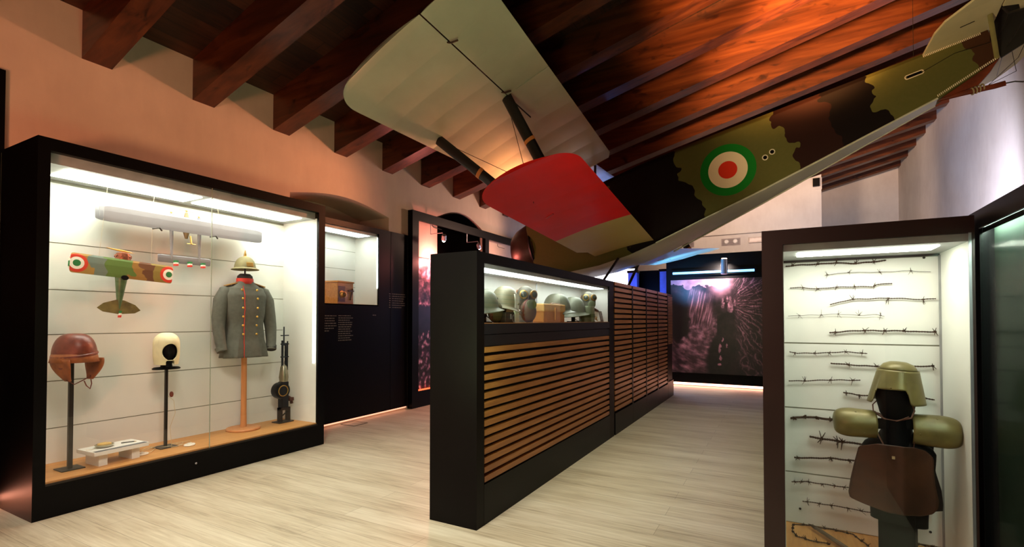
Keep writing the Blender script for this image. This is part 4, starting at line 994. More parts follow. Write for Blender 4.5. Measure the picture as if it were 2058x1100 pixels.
# -- barbed wire strands on the back panel
YWR = RB-.018
def strand(pts, knots, label, r=.0016, barb=.014, twist=2, m=IRON, y=YWR, seed=0, frame='1', floor=False):
    random.seed(seed); r *= 1.3
    cv = (lambda q: aty(1520+q[0]/2.894, 420+q[1]/2.894, y)) if frame == '1' else (lambda q: aty(1540+q[0]/2.749, 700+q[1]/2.749, y))
    P = [cv(q) for q in pts]
    if floor: P = [Vector(p) for p in pts]
    seg = [0]
    for a, b in zip(P[:-1], P[1:]): seg.append(seg[-1]+(b-a).length)
    def at(s):
        for i in range(len(P)-1):
            if s <= seg[i+1]+1e-9: k = (s-seg[i])/max(1e-9, seg[i+1]-seg[i]); return P[i].lerp(P[i+1], k)
        return P[-1]
    n_ = max(20, int(seg[-1]/.004)); o_ = P[0]
    w = thing('barbed_wire_strand', label, 'barbed wire', tuple(o_), group='barbed wire strands in the right showcase')
    for k in range(twist):
        bm = B(); pp = []
        for i in range(n_+1):
            s = seg[-1]*i/n_; p = at(s)-o_; a = s*260+k*PI*2/twist; rr = r*1.1 if twist > 1 else 0
            pp.append(p+Vector((0, rr*math.cos(a), rr*math.sin(a)+.0012*math.sin(s*60+seed))))
        tube(bm, pp, r, 5); obj('wire', bm, m, w, True)
    for q in knots:
        if floor: c = at(q*seg[-1])-o_
        else:
            t_ = cv((q, 0)).x; ps_ = [at(seg[-1]*i/80) for i in range(81)]; c = min(ps_, key=lambda p: abs(p.x-t_))-o_
        bm = B()
        tube(bm, [c+Vector((-.006+.012*i/12, r*2.2*math.cos(i*2.1), r*2.2*math.sin(i*2.1))) for i in range(13)], r*.8, 5)
        for k in range(4):
            d = Vector((random.uniform(-.7, .7), random.uniform(-.9, .1), random.choice((-1, 1))*random.uniform(.5, 1))).normalized()
            tube(bm, [c, c+d*barb*1.65*random.uniform(.7, 1.25)], [r, r*.5], 5)
        obj('barb', bm, m, w, True)
    for px_ in (.08, .92):
        bm = B(); c = at(seg[-1]*px_)-o_; tube(bm, [c, c+Vector((0, .012 if not floor else 0, 0 if not floor else -.004))], .001, 5); obj('pin', bm, STEEL_DK, w)
    return w
ROW = [
 ([(170, 335), (230, 328), (350, 322), (460, 314), (570, 318), (680, 308), (755, 300)], (205, 355, 462, 572, 680), 'thick rusty barbed wire, topmost on the left', .0018, .016, 2, '1'),
 ([(400, 385), (535, 370), (715, 368), (890, 360), (1015, 368)], (408, 535, 715, 892), 'thin barbed wire with wide spaced star barbs, topmost on the right', .0010, .013, 1, '1'),
 ([(195, 460), (265, 458), (350, 466), (465, 456), (570, 453), (680, 452), (700, 440), (790, 434)], (268, 352, 465, 570, 680), 'wavy thin barbed wire, second from the top on the left', .0012, .012, 2, '1'),
 ([(428, 558), (520, 535), (560, 527), (700, 522), (765, 520), (850, 522), (960, 528), (1045, 522)], (555, 765, 962), 'barbed wire curving down at its left end, second from the top on the right', .0013, .020, 2, '1'),
 ([(185, 625), (245, 620), (370, 618), (470, 612), (590, 620), (700, 616), (745, 625)], (243, 373, 470, 590, 715), 'fine straight barbed wire with hanging barbs, third from the top on the left', .0009, .018, 1, '1'),
 ([(425, 722), (520, 713), (620, 708), (740, 710), (850, 710), (950, 716), (1048, 715)], (450, 618, 740, 850, 1030), 'tightly twisted barbed wire just above the panel joint', .0018, .014, 2, '1'),
 ([(192, 832), (240, 840), (330, 840), (415, 838), (510, 832), (600, 838), (645, 843)], (215, 330, 415, 512, 605), 'rusty barbed wire with an orange knot, first below the panel joint', .0013, .012, 2, '1'),
 ([(432, 898), (525, 906), (600, 912), (680, 916), (800, 918), (920, 918), (1035, 914)], (525, 685, 1010), 'long barbed wire passing behind the steel helmet dome', .0018, .012, 2, '1'),
 ([(188, 1000), (270, 1002), (350, 998), (420, 996), (500, 996), (605, 998)], (270, 420, 550), 'barbed wire with frayed loops left of the helmet', .0014, .016, 2, '1'),
 ([(425, 245), (510, 260), (610, 265), (720, 268), (830, 270), (930, 285)], (440, 512, 870), 'barbed wire passing behind the dummy head at eye height', .0017, .012, 2, '2'),
 ([(135, 388), (210, 380), (280, 385), (360, 395), (480, 400)], (150, 210, 275, 350), 'thick three strand twisted wire left of the shoulder plate', .0028, .009, 3, '2'),
 ([(240, 490), (300, 500), (400, 515), (475, 525), (560, 535)], (300, 390, 415), 'dark wire with large flat spiked plates left of the breastplate top', .0026, .024, 2, '2'),
 ([(155, 605), (250, 608), (350, 608), (475, 622), (560, 630)], (170, 350, 450), 'loosely looped double wire left of the breastplate', .0022, .010, 2, '2'),
 ([(140, 738), (225, 738), (300, 750), (440, 770), (540, 780)], (150, 190, 225, 300, 370, 420), 'wire crowded with short barbs left of the breastplate hem', .0014, .012, 2, '2'),
 ([(200, 845), (285, 858), (350, 868), (440, 882), (510, 898), (580, 908), (638, 925)], (215, 285, 350, 440, 510, 585), 'lowest barbed wire strand, sagging down to the post', .0013, .015, 2, '2'),
]
for i, (p_, k_, l_, r_, b_, tw, fr) in enumerate(ROW): strand(p_, k_, l_, r_, b_, tw, seed=i+3, frame=fr)
zf = rgb+.010
cf = lambda u, v: atz(1540+u/2.749, 700+v/2.749, zf)
def clampy(p): return Vector((min(max(p.x, rg0+.03), rg1-.03), min(max(p.y, RY+.05), RB-.03), zf))
pts = [cf(*q) for q in ((560, 1090), (480, 1030), (420, 1000), (300, 975), (200, 958), (150, 975), (145, 1010), (170, 1040), (240, 1062), (345, 1082))]
strand([clampy(p) for p in pts], [i/14 for i in range(15)], 'coil of barbed wire lying on the wooden shelf of the right showcase', .0016, .012, 2, seed=50, floor=True)
strand([clampy(p) for p in [cf(*q) for q in ((810, 1080), (850, 1070), (900, 1080), (950, 1092))]], (.2, .5, .8), 'short barbed wire piece on the shelf right of the black post', .0014, .011, 2, seed=51, floor=True)
a, b = clampy(cf(255, 1000)), clampy(cf(480, 1150)); d = b-a
tl_ = thing('trench_tool', 'rough dark wooden stake lying across the shelf wire', 'stake', tuple(a+Vector((0, 0, .012))), math.atan2(d.y, d.x))
obj('shaft', tube(B(), [(0, 0, .006), (.06, 0, .008), (d.length, 0, .006)], [.006, .011, .012], 8), wood('weathered_stake', (74, 58, 44), (110, 88, 64), 'x', 4, .8), tl_, True)
obj('iron_tip', tube(B(), [(-.03, -.004, .005), (0, 0, .006), (.03, .001, .006)], [.002, .008, .012], 8), IRON, tl_, True)
a, b = cf(140, 1078), cf(265, 1104); lb2 = thing('caption_strip', 'dark caption strip at the front left of the right showcase shelf', 'caption', (max(a.x, rg0+.02), RY+.05, rgb+.004)); obj('strip', boxb(0, .13, 0, .035, 0, .004), GREYT, lb2); 
bm = B()
for k in range(3): box(bm, .006, .11-.02*k, .008+k*.009, .012+k*.009, .004, .0045)
obj('print_lines', bm, MATS['pale_print'], lb2)

# -- armoured figure
AY = 3.20
def A(u, v, dy=0): p = aty(1540+u/2.749, 700+v/2.749, AY+dy); return p
KH2 = mat('khaki_armour_paint', (108, 96, 50), .38, .25, var=.3, scale=10); RUSTB = mat('brown_rusted_armour', (72, 42, 26), .42, .3, var=.4, scale=7)
ptop = A(720, 890)
mq = thing('mannequin_bust', 'black display bust on a square post in the right showcase', 'mannequin', (A(725, 900).x, AY, rgb+.004), -.35)
zoff = rgb+.004
pz1 = A(720, 380).z-zoff
hz0, hz1 = A(700, 385).z-zoff, A(720, 200).z-zoff
obj('post', boxb(-.076, .076, -.03, .03, 0, A(0, 620).z-zoff), DUMMY, mq)
sx_ = (A(1000, 500).x-A(480, 500).x)/2
bm = B()
zb_, zs_ = A(0, 900).z-zoff, A(0, 400).z-zoff
def bust(u, v):
    a = 2*PI*u; z = lerp(zb_+.05, zs_, v); w = lerp(.12, .155, sm(v*1.2)) if v < .8 else lerp(.155, .07, sm((v-.8)/.2)); dd = lerp(.06, .075, sm(v)) if v < .8 else lerp(.075, .06, sm((v-.8)/.2))
    return (w*math.cos(a), dd*math.sin(a)+.02, z)
grid(bm, bust, 36, 20, closed_u=True); obj('torso', bm, DUMMY, mq, True)
bm = B(); lathe(bm, [(.070, zs_-.06), (.062, hz0-.01), (.06, hz0+.012), (.070, hz0+.03), (.084, lerp(hz0, hz1, .55)), (.090, hz1), (.08, hz1+.04), (.03, hz1+.07)], n=28, sy=1.15); 
for v in bm.verts:
    if v.co.y < -.02 and v.co.z > hz0: v.co.y -= .006
    v.co.y += .005
obj('head', bm, DUMMY, mq, True)
# helmet
zr = A(0, 255).z; ztop = A(710, 72).z; xl_, xr_ = A(562, 245).x, A(882, 272).x; cxh = (xl_+xr_)/2-.002; rw = (xr_-xl_)/2
hl = thing('steel_helmet', 'khaki riveted steel helmet with a stepped crown, on the black bust', 'helmet', (cxh, AY, zr), rot=(0, .06, -.35))
Hh = ztop-zr
bm = B(); prof = [(rw*.02, Hh), (rw*.30, Hh*.985), (rw*.52, Hh*.93), (rw*.63, Hh*.85), (rw*.665, Hh*.79)]
rings = []
lathe(bm, prof, n=44, cap=False, sy=1.08); bm.faces.ensure_lookup_table(); bmesh.ops.contextual_create(bm, geom=[e for e in bm.edges if e.is_boundary and all(v.co.z > Hh*.98 for v in e.verts)])
solid(obj('crown', bm, KH2, hl, True), .003, -1)
def brow(u, v):
    a = 2*PI*u; fr = max(0, -math.sin(a)); z = lerp(Hh*.80, 0, v)
    r = lerp(rw*.70, rw*1.0, v)
    cut = .36*Hh*sm((fr-.74)/.14)*v         # opening over the face
    side = .03*Hh*math.cos(a)
    return (r*math.cos(a), r*math.sin(a)*1.06, z+cut+side*v)
bm = B(); grid(bm, brow, 64, 14, closed_u=True); solid(obj('skirt', bm, KH2, hl, True), .003)
bm = B()
for a in (-.55, -.2, .15, .5, .85, 1.2, 1.57, 1.95, 2.3, 2.7, 3.1):
    p = brow((-a % (2*PI))/(2*PI), .06); ball(bm, p, .0035, 8, 6)
for u_ in (.75, .655, .845): p = brow(u_, .93); ball(bm, (p[0], p[1]-.003, p[2]+.004), .0042, 8, 6)
obj('rivet', bm, KH2, hl, True)
bm = B()
for s in (-1, 1): tube(bm, [(s*rw*.62, -.035, .0), (s*.086, -.055, -.02), (s*.078, -.07, lerp(0, hz0+zoff-zr, .7)), (s*.02, -.092, hz0+zoff-zr)], .004, 6, True, .0015)
tube(bm, [(-.07, -.08, hz0+zoff-zr+.03), (-.03, -.093, hz0+zoff-zr+.002), (.03, -.093, hz0+zoff-zr+.002), (.07, -.08, hz0+zoff-zr+.03)], .003, 6)
obj('chin_strap', bm, mat('worn_strap', (96, 56, 38), .6), hl, True)
# shoulder plates
ar = thing('body_armour', 'brown steel breastplate with two rounded khaki shoulder plates on the black bust', 'armour', (A(725, 700).x, AY, A(725, 700).z), 0)
O = ar.location
def Lc(u, v, dy=0): return A(u, v, dy)-O
def pauldron(c_in, c_out, r, label, dyi, dyo):
    a, b = Lc(*c_in, dyi), Lc(*c_out, dyo); ax = (b-a); Ln = ax.length; ax.normalize()
    up = Vector((0, 0, 1)); up = (up-ax*up.dot(ax)).normalized(); fwd = ax.cross(up)
    if fwd.y > 0: fwd = -fwd
    def f(u, v):
        # u around (front-bottom over the top to back), v along to rounded end
        th = lerp(-.62*PI, .62*PI, u)
        k = 1 if v < .55 else math.sqrt(max(0.0, 1-((v-.55)/.45)**2))
        k = max(k, .04); rr = r*k*(1-.10*(1-v))
        return a+ax*Ln*(v if v < .55 else .55+.45*math.sin((v-.55)/.45*PI/2)) + (up*math.cos(th-.55)+fwd*math.sin(-(th-.55))*-1*-1)*rr
    bm = B(); grid(bm, lambda u, v: f(u, v), 28, 20); o = obj('shoulder_plate', bm, KH2, ar, True); solid(o, .003); o['label'] = label
    bm = B()
    for u_, v_ in ((.22, .14), (.5, .5), (.12, .3)): ball(bm, f(u_, v_), .0055, 10, 6)
    obj('rivet', bm, KH2, o, True)
rpl = .078
pauldron((600, 425), (372, 405), rpl*1.02, 'khaki shoulder plate on the left', -.02, -.03)
pauldron((800, 450), (1078, 480), rpl*1.08, 'khaki shoulder plate on the right', -.02, -.03)
# breastplate : curved sheet from an outline
def plate(outline, bulge, cx, dy0, name, m, ridge=False):
    top = outline[0]; rows = 26; cols = 26
    # outline given as rows (v, uL, uR)
    def f(u, v):
        q = v*(len(outline)-1); i = min(int(q), len(outline)-2); s = q-i
        vv = lerp(outline[i][0], outline[i+1][0], s); ul = lerp(outline[i][1], outline[i+1][1], s); ur = lerp(outline[i][2], outline[i+1][2], s)
        slope = lerp(outline[i][3], outline[i+1][3], s)
        uu = lerp(ul, ur, u); w = (uu-cx)/260
        dy = dy0+bulge*w*w-(.010*math.exp(-((uu-cx-40)/30)**2) if ridge else 0)
        p = A(uu, vv+slope*(u-.5), 0); p = Vector((p.x, AY+dy, p.z)); return p-O
    bm = B(); grid(bm, f, cols, rows); o = obj(name, bm, m, ar, True); solid(o, .003, -1); return o
plate([(515, 600, 790, 20), (535, 500, 860, 25), (575, 490, 905, 30), (640, 475, 905, 40), (720, 458, 915, 45), (800, 446, 935, 50), (835, 455, 930, 60), (860, 520, 900, 60), (885, 660, 830, 20)], .05, 700, -.105, 'breastplate', RUSTB, True)
plate([(520, 830, 950, 20), (600, 850, 940, 30), (700, 870, 960, 30), (800, 880, 995, 30), (880, 830, 1008, 40), (925, 800, 1005, 20)], .06, 760, .035, 'back_plate', mat('dark_back_armour', (34, 28, 28), .45, .3), False)
bm = B(); c = Lc(680, 578); box(bm, c.x-.006, c.x+.006, -.1115, -.105, c.z-.007, c.z+.007); obj('paint_mark', bm, mat('pale_paint_mark', (176, 150, 110), .7), ar)
bm = B()
for s in ((590, 430, 640, 530), (810, 440, 790, 540)): tube(bm, [Lc(s[0], s[1])+Vector((0, -.06, 0)), Lc(s[2], s[3])+Vector((0, -.094, 0))], .006, 6, True, .002)
tube(bm, [Lc(585, 352)+Vector((0, .01, 0)), Lc(620, 356)+Vector((0, -.02, 0)), Lc(640, 375)+Vector((0, -.03, 0))], .005, 6, True, .002)
obj('shoulder_strap', bm, mat('worn_strap', (96, 56, 38), .6), ar, True)
bm = B()
pts_ = [(Lc(590, 378).x, -.052, Lc(590, 378).z), (Lc(590, 435).x, -.052, Lc(590, 435).z), (Lc(815, 440).x, -.052, Lc(815, 440).z), (Lc(815, 390).x, -.052, Lc(815, 390).z)]
prism(bm, [(p[0], p[2]) for p in pts_], 'y', -.055, -.04); obj('neck_guard', bm, DUMMY, ar)

# slatted cupboards running back behind the right showcase
sc2 = thing('slatted_cupboard', 'slatted timber cupboard side seen edge on, right behind the showcase with the armour', 'cupboard', (rx0, RB+.04, 0))
obj('body', boxb(.02, .6, 0, 3.6, 0, 1.90), BLACK, sc2); obj('plinth', boxb(-.0, .02, 0, 3.6, 0, .3), BLACK, sc2)
for k in range(24): obj('slat', boxb(-.012, .02, .02, 3.58, .32+k*.066, .32+k*.066+.043), SLATM, sc2)

# ================================================================ DARK PANELLED CABINET at the right edge
gx0 = .785
gc = thing('wall_cabinet', 'tall black cabinet with a pale green glass front at the right image edge', 'cabinet', (gx0, .6, 0))
L_ = RY+.10-.6
def gb_(x0, x1, y0, y1, z0, z1): return boxb(x0-gx0, x1-gx0, y0-.6, y1-.6, z0, z1)
bm = B()
for a in ((gx0, 1.25, RY-.002, RY+.14, 0, 1.95), (gx0, 1.25, .6, .66, 0, 1.95), (gx0, 1.25, .66, RY-.002, 1.865, 1.95), (gx0, 1.25, .66, RY-.002, 0, .25), (1.22, 1.25, .66, RY-.002, .25, 1.865)): box(bm, a[0]-gx0, a[1]-gx0, a[2]-.6, a[3]-.6, a[4], a[5])
obj('carcass', bm, BLACK, gc)
obj('back_board', gb_(.835, .85, .66, RY-.003, .25, 1.865), mat('sage_green_board', (34, 42, 36), .8, spec=.05), gc)
obj('added_light_strip', gb_(gx0+.012, gx0+.03, .7, RY-.01, 1.855, 1.8645), emit('added_sage_glow', (.82, 1, .88), 170), gc)  # added concealed strip that makes the board fade from bright to dark
obj('light_shield', gb_(gx0+.0105, gx0+.0118, .66, RY-.003, 1.842, 1.8645), BLACK, gc)  # added lip that hides the glowing strip from view
obj('glass_pane', gb_(gx0+.004, gx0+.010, .66, RY-.003, .25, 1.865), glass('green_tinted_glass', (.92, .97, .93), .10, rough=.12), gc)
obj('jamb_trim', gb_(gx0-.002, gx0+.003, RY-.10, RY-.002, 1.862, 1.866), ALU, gc)
# ================================================================ THE HANGING BIPLANE
# built in its own frame: x aft, s towards the camera side (mirrored into y), z up
PT = Vector((-2.46034686, 7.75054063, 2.35921165))
ax_ = Vector((0.96284587, -0.09038425, 0.25447694)); sp_ = Vector((-0.09983443, -0.99470384, 0.02444073)); up_v = Vector((-0.25092013, 0.04893822, 0.96676995))
M3 = Matrix((ax_, -sp_, up_v)).transposed()
plane = thing('biplane', 'full size hanging biplane with red wing tips, camouflaged fuselage and tricolour roundel', 'aeroplane', PT)
plane.rotation_mode = 'QUATERNION'; plane.rotation_quaternion = M3.to_quaternion()
MIR = Matrix.Scale(-1, 4, (0, 1, 0))
def po(name, bm, m, parent=None, smooth=True): return obj(name, xf(bm, MIR), m, parent or plane, smooth)
SU, SL = 4.407, 3.338
# -- cloth materials
def cloth(name, c, second=None, thr=None, rough=.38, crink=.35):
    t = NT(name); v = t.coord(); s = t.new('ShaderNodeSeparateXYZ'); t.link(v, s.inputs[0])
    n1 = t.noise(v, 1.6, 5, .6); col = t.ramp(n1, [(.3, tuple(x*.88 for x in lin(c))), (.7, tuple(min(1, x*1.08) for x in lin(c)))])
    if second is not None:
        lim = t.math('ADD', t.math('ABSOLUTE', s.outputs[1]), t.math('MULTIPLY', s.outputs[0], -.045))
        mk = t.math('GREATER_THAN', lim, thr); col = t.mix(mk, lin(second), col)
    t.link(col, t.b.inputs['Base Color']); t.b.inputs['Roughness'].default_value = rough
    # fabric sagging between the ribs
    rib = t.math('ABSOLUTE', t.math('SINE', t.math('MULTIPLY', s.outputs[1], PI/.36)))
    h = t.math('ADD', t.math('MULTIPLY', rib, .4), t.math('MULTIPLY', t.noise(t.coord((3, 1, 1)), 2.5, 3), crink))
    t.bump(h, .35, .02); return t.m
DOPE = cloth('pale_doped_linen', (168, 172, 146), rough=.34)
RW = cloth('red_and_linen_cloth', (226, 10, 8), (190, 168, 104), 1.452, rough=.42, crink=.12)
CREAMC = cloth('cream_linen', (206, 194, 150), rough=.5, crink=.1)
GREYC = cloth('grey_white_linen', (186, 184, 164), rough=.5, crink=.1)
def ule(y):
    a = abs(y); e = -.79; k = max(0, (a-(SU-.34))/.34)
    return e+.36*(1-math.sqrt(max(0, 1-k*k)))
def ute(y):
    a = abs(y)
    if a < .47: return .38
    t_ = lerp(.655, 1.19, (a-.47)/(SU-.47)); k = max(0, (a-(SU-.45))/.45)
    r_ = max(0, (.56-a)/.09)
    return t_-.45*(1-math.sqrt(max(0, 1-k*k)))-.06*r_
def uz(x, a): return 1.3395+.0341*a+.1325*(x+.78)/1.9*1.0
def lle(y):
    a = abs(y); k = max(0, (a-(SL-.42))/.42); return -.115+.5*(1-math.sqrt(max(0, 1-k*k)))+(.12*max(0, min(1, (.78-a)/.06)) if a > .42 else .12)
def lte(y):
    a = abs(y); k = max(0, (a-(SL-.26))/.26); return lerp(.91, 1.20, (a-.35)/(SL-.35))-.26*(1-math.sqrt(max(0, 1-k*k)))
def lz(x, a): return .1263*a-.055*(x+.1)
def loftwing(ys, le, te, zf, th=.075, fr=None, nf=14):
    bm = B(); rings = []
    fr = fr or [(1-math.cos(PI*i/nf))/2 for i in range(nf+1)]
    for y in ys:
        a, b = le(y), te(y); c = max(b-a, .004); top, bot = [], []
        for f in fr:
            x = a+c*f; t_ = th*(1.9*math.sqrt(max(f, 0))*(1-f)+.02)*min(1, c/.6)
            cam = .045*c*4*f*(1-f)*.5
            z = zf(x, abs(y)); top.append((x, y, z+cam+t_*.75)); bot.append((x, y, z+cam-t_*.15))
        rings.append([bm.verts.new(p) for p in top+bot[::-1][1:-1]])
    skin(bm, rings, True); return bm
def yst(y0, y1, n, dense0=0, dense1=0):
    out = [lerp(y0, y1, i/n) for i in range(n+1)]
    for d, y, s in ((dense0, y0, 1), (dense1, y1, -1)):
        if d: out += [y+s*d*(1-math.cos(PI/2*(i/12)))*.999+s*.0005 for i in range(12)]
    return sorted(set(round(k, 5) for k in out))
HX0, HX1 = .42, .546      # aileron hinge at s=2.9 and at the tip
hinge = lambda a: lerp(HX0, HX1, (a-2.9)/(SU-2.9))
def ute2(y): return min(ute(y), hinge(abs(y))-.007) if 2.9 < abs(y) else ute(y)
cloth_up = loftwing(yst(-SU, -2.9005, 16, .34)+[-2.8995]+yst(-2.899, -.4705, 18)+yst(-.4695, .4695, 4)+yst(.4705, 2.899, 18)+[2.8995]+yst(2.9005, SU, 16, 0, .34), ule, ute2, uz)
po('upper_wing', cloth_up, DOPE)
for s in (1, -1):
    ys_ = [s*k for k in yst(2.903, SU-.004, 14, 0, .3)]
    po('aileron', loftwing(ys_, lambda y: min(hinge(abs(y))+.007, ute(y)-.01), ute, uz, .03), DOPE)
    lw = po('lower_wing', loftwing([s*k for k in yst(.37, SL, 26, 0, .42)], lle, lte, lz, .06), RW if s > 0 else DOPE)
    if s > 0: lw['label'] = 'near lower wing, red outer half and cream inner half'
    bm = B(); q = (.241, s*2.173); box(bm, -.07, .07, -.012, .012, -.03, .0, bevel=.008); xf(bm, Matrix.Translation((q[0], q[1], lz(q[0], 2.17)+.035))@Matrix.Rotation(.3*s, 4, 'Z')); po('inspection_patch', bm, mat('bright_red_patch', (206, 40, 32), .4) if s > 0 else DOPE, lw)
    # aileron tube and horns
    bm = B(); tube(bm, [(hinge(2.9), s*2.9, uz(.42, 2.9)-.012), (.378, s*2.357, uz(.378, 2.36)-.012)], .009, 6)
    po('aileron_rod', bm, BLACK)
    for yy in (3.99, 3.0): x_ = hinge(yy); po('control_horn', tube(B(), [(x_-.02, s*yy, uz(x_, yy)-.0), (x_+.02, s*yy, uz(x_, yy)-.03), (x_+.09, s*(yy-.02), uz(x_, yy)-.035)], .009, 6), IRON)
# -- interplane struts: black streamlined with orange bands
BAND = mat('orange_tape', (214, 138, 66), .6); STRUTM = mat('black_strut', (16, 12, 12), .4)
def strut(p0, p1, w=.075, bands=(.52, .93)):
    a, b = Vector(p0), Vector(p1); d = b-a; st_ = po('interplane_strut', strut_bm(a, b, w), STRUTM)
    for q in bands: po('tape_band', strut_bm(a+d*(q-.018), a+d*(q+.018), w*1.06), BAND, st_)
    for q in (.01, .99): po('end_fitting', strut_bm(a+d*(q-.012), a+d*(q+.012), w*.6), mat('pale_metal_fitting', (150, 120, 96), .4, .6), st_)
    return st_
def strut_bm(a, b, w):
    bm = B(); rings = []
    t_ = (b-a).normalized(); fx = Vector((1, 0, 0)); fx = (fx-t_*fx.dot(t_)).normalized(); fy = t_.cross(fx)
    for p in (a, b): rings.append([bm.verts.new(p+fx*w*math.cos(2*PI*k/14)*(1 if math.cos(2*PI*k/14) > 0 else .75)+fy*w*.42*math.sin(2*PI*k/14)) for k in range(14)])
    skin(bm, rings, True); return bm
for s in (1, -1):
    strut((-.63, s*2.966, uz(-.63, 2.97)-.0), (.10, s*2.60, lz(.10, 2.6)+.04))
    strut((.383, s*2.882, uz(.38, 2.88)-.0), (.66, s*2.80, lz(.66, 2.8)+.04))
    for (x0, x1) in ((-.62, -.75), (.25, .35)):
        bm = B(); tube(bm, [(x1, s*.45, uz(x1, .45)), (x0, s*.42, 1.12)], .02, 8); po('cabane_strut', bm, STRUTM)
    bm = B()
    for a, b in (((.383, s*2.88, uz(.38, 2.88)), (.15, s*.45, .06)), ((-.6, s*2.95, uz(-.6, 2.95)), (.0, s*.45, .06)), ((.60, s*2.75, lz(.6, 2.75)+.03), (.2, s*.45, 1.36)), ((.05, s*2.6, lz(.1, 2.6)+.04), (-.6, s*.45, 1.34)), ((.383, s*2.88, uz(.38, 2.88)), (.3, s*2.62, lz(.3, 2.62))), ((-.62, s*2.9, uz(-.6, 2.9)), (.55, s*2.75, lz(.55, 2.7)+.03))):
        tube(bm, [a, b], .0035, 5)
    po('bracing_wire', bm, STEEL_DK)
# -- fuselage
t = NT('fuselage_camouflage'); v = t.coord(); s_ = t.new('ShaderNodeSeparateXYZ'); t.link(v, s_.inputs[0])
n1 = t.noise(v, 2.3, 2, .5); n2 = t.noise(v, 6.5, 1.2, .5); n3 = t.noise(v, 20, 6, .7)
xx = t.math('ADD', s_.outputs[0], t.math('ADD', t.math('MULTIPLY', t.math('SUBTRACT', n1, .5), .40), t.math('MULTIPLY', t.math('SUBTRACT', n2, .5), .34)))
xx = t.math('ADD', xx, t.math('MULTIPLY', t.math('SUBTRACT', s_.outputs[2], .6), .15))
OL = (.088, .086, .020); DK = (.006, .0025, .002)
f = t.math('DIVIDE', t.math('ADD', xx, 2.0), 8.0)
fx_ = lambda x: (x+2)/8
col = t.ramp(f, [(0, DK), (fx_(-1.5), OL), (fx_(.48), DK), (fx_(1.52), OL), (fx_(2.84), (.022, .006, .004)), (fx_(3.35), DK), (fx_(3.86), OL), (fx_(4.78), (.06, .022, .010)), (fx_(4.98), DK)], 'CONSTANT')
col = t.mix(t.math('MULTIPLY', t.math('MULTIPLY', n3, .5), t.math('GREATER_THAN', col, .05)), col, (.15, .12, .035))
blk = t.math('LESS_THAN', f, 0)
dx = t.math('DIVIDE', t.math('SUBTRACT', s_.outputs[0], 2.09), .98); dz = t.math('SUBTRACT', s_.outputs[2], .605)
d = t.math('SQRT', t.math('ADD', t.math('POWER', dx, 2), t.math('POWER', dz, 2)))
rg = t.ramp(d, [(0, lin((226, 52, 30))), (.121, lin((240, 214, 176))), (.247, lin((20, 116, 32)))], 'CONSTANT')
col = t.mix(t.math('LESS_THAN', d, .356), col, rg)
t.link(col, t.b.inputs['Base Color']); t.b.inputs['Roughness'].default_value = .7; t.b.inputs['Specular IOR Level'].default_value = .12; t.bump(n3, .15, .004)
FUSM = t.m
ST = [(-1.06, .50, .02, 1.14, .0, .30), (-.6, .50, -.06, 1.16, .0, .26), (0, .48, -.12, 1.165, .02, .20), (.5, .455, -.11, 1.165, .06, .14), (.94, .435, -.06, 1.162, .08, .10), (1.6, .375, .045, 1.14, .10, .06), (2.3, .305, .155, 1.125, .10, .05), (3.0, .235, .28, 1.11, .09, .04), (3.7, .168, .41, 1.10, .07, .03), (4.35, .11, .53, 1.09, .05, .02), (4.95, .05, .73, 1.085, .02, .01)]
bm = B(); rings = []
for (x, w, zb, zt, dk, rr) in ST:
    R0 = [(-1, zb, 0), (-1, zt, 1)]
    ring = []
    rc_ = min(rr, .9*w)
    def arcp(cy, cz, r, a0, a1, n=5): return [(cy+r*math.cos(lerp(a0, a1, i/n)), cz+r*math.sin(lerp(a0, a1, i/n))) for i in range(n+1)]
    pts_ = arcp(w-rc_, zb+rc_, rc_, -PI/2, 0)
    r2 = max(rc_*.8, .004)
    pts_ += [(w, lerp(zb+rc_, zt-r2, k)) for k in (.33, .66)]+arcp(w-r2, zt-r2, r2, 0, PI/3, 3)
    top = [( (w-r2*.5)*math.cos(a), zt+dk*math.sin(a)) for a in (PI*.25, PI*.5, PI*.75)]
    pts_ += top+[(-p[0], p[1]) for p in arcp(w-r2, zt-r2, r2, 0, PI/3, 3)[::-1]]+[(-w, lerp(zb+rc_, zt-r2, k)) for k in (.66, .33)]+[(-p[0], p[1]) for p in arcp(w-rc_, zb+rc_, rc_, -PI/2, 0)[::-1]]
    rings.append([bm.verts.new((x, p[0], p[1])) for p in pts_])
skin(bm, rings, True)
for f_ in bm.faces:
    f_.normal_update()
    zc = f_.calc_center_median()
    if abs(f_.normal.z) > .80 and zc.z < .62 and zc.x > -.4: f_.material_index = 1
fus = po('fuselage', bm, [FUSM, GREYC])
bm = B()
for s in (1, -1):
    tube(bm, [(x, s*(w-.0), zb+.004) for (x, w, zb, zt, dk, rr) in ST[4:10]], .012, 6)
po('bottom_edge_batten', bm, mat('cream_batten', (190, 186, 164), .5), fus)
CREAMRIM = mat('white_rim', (224, 208, 176), .5)
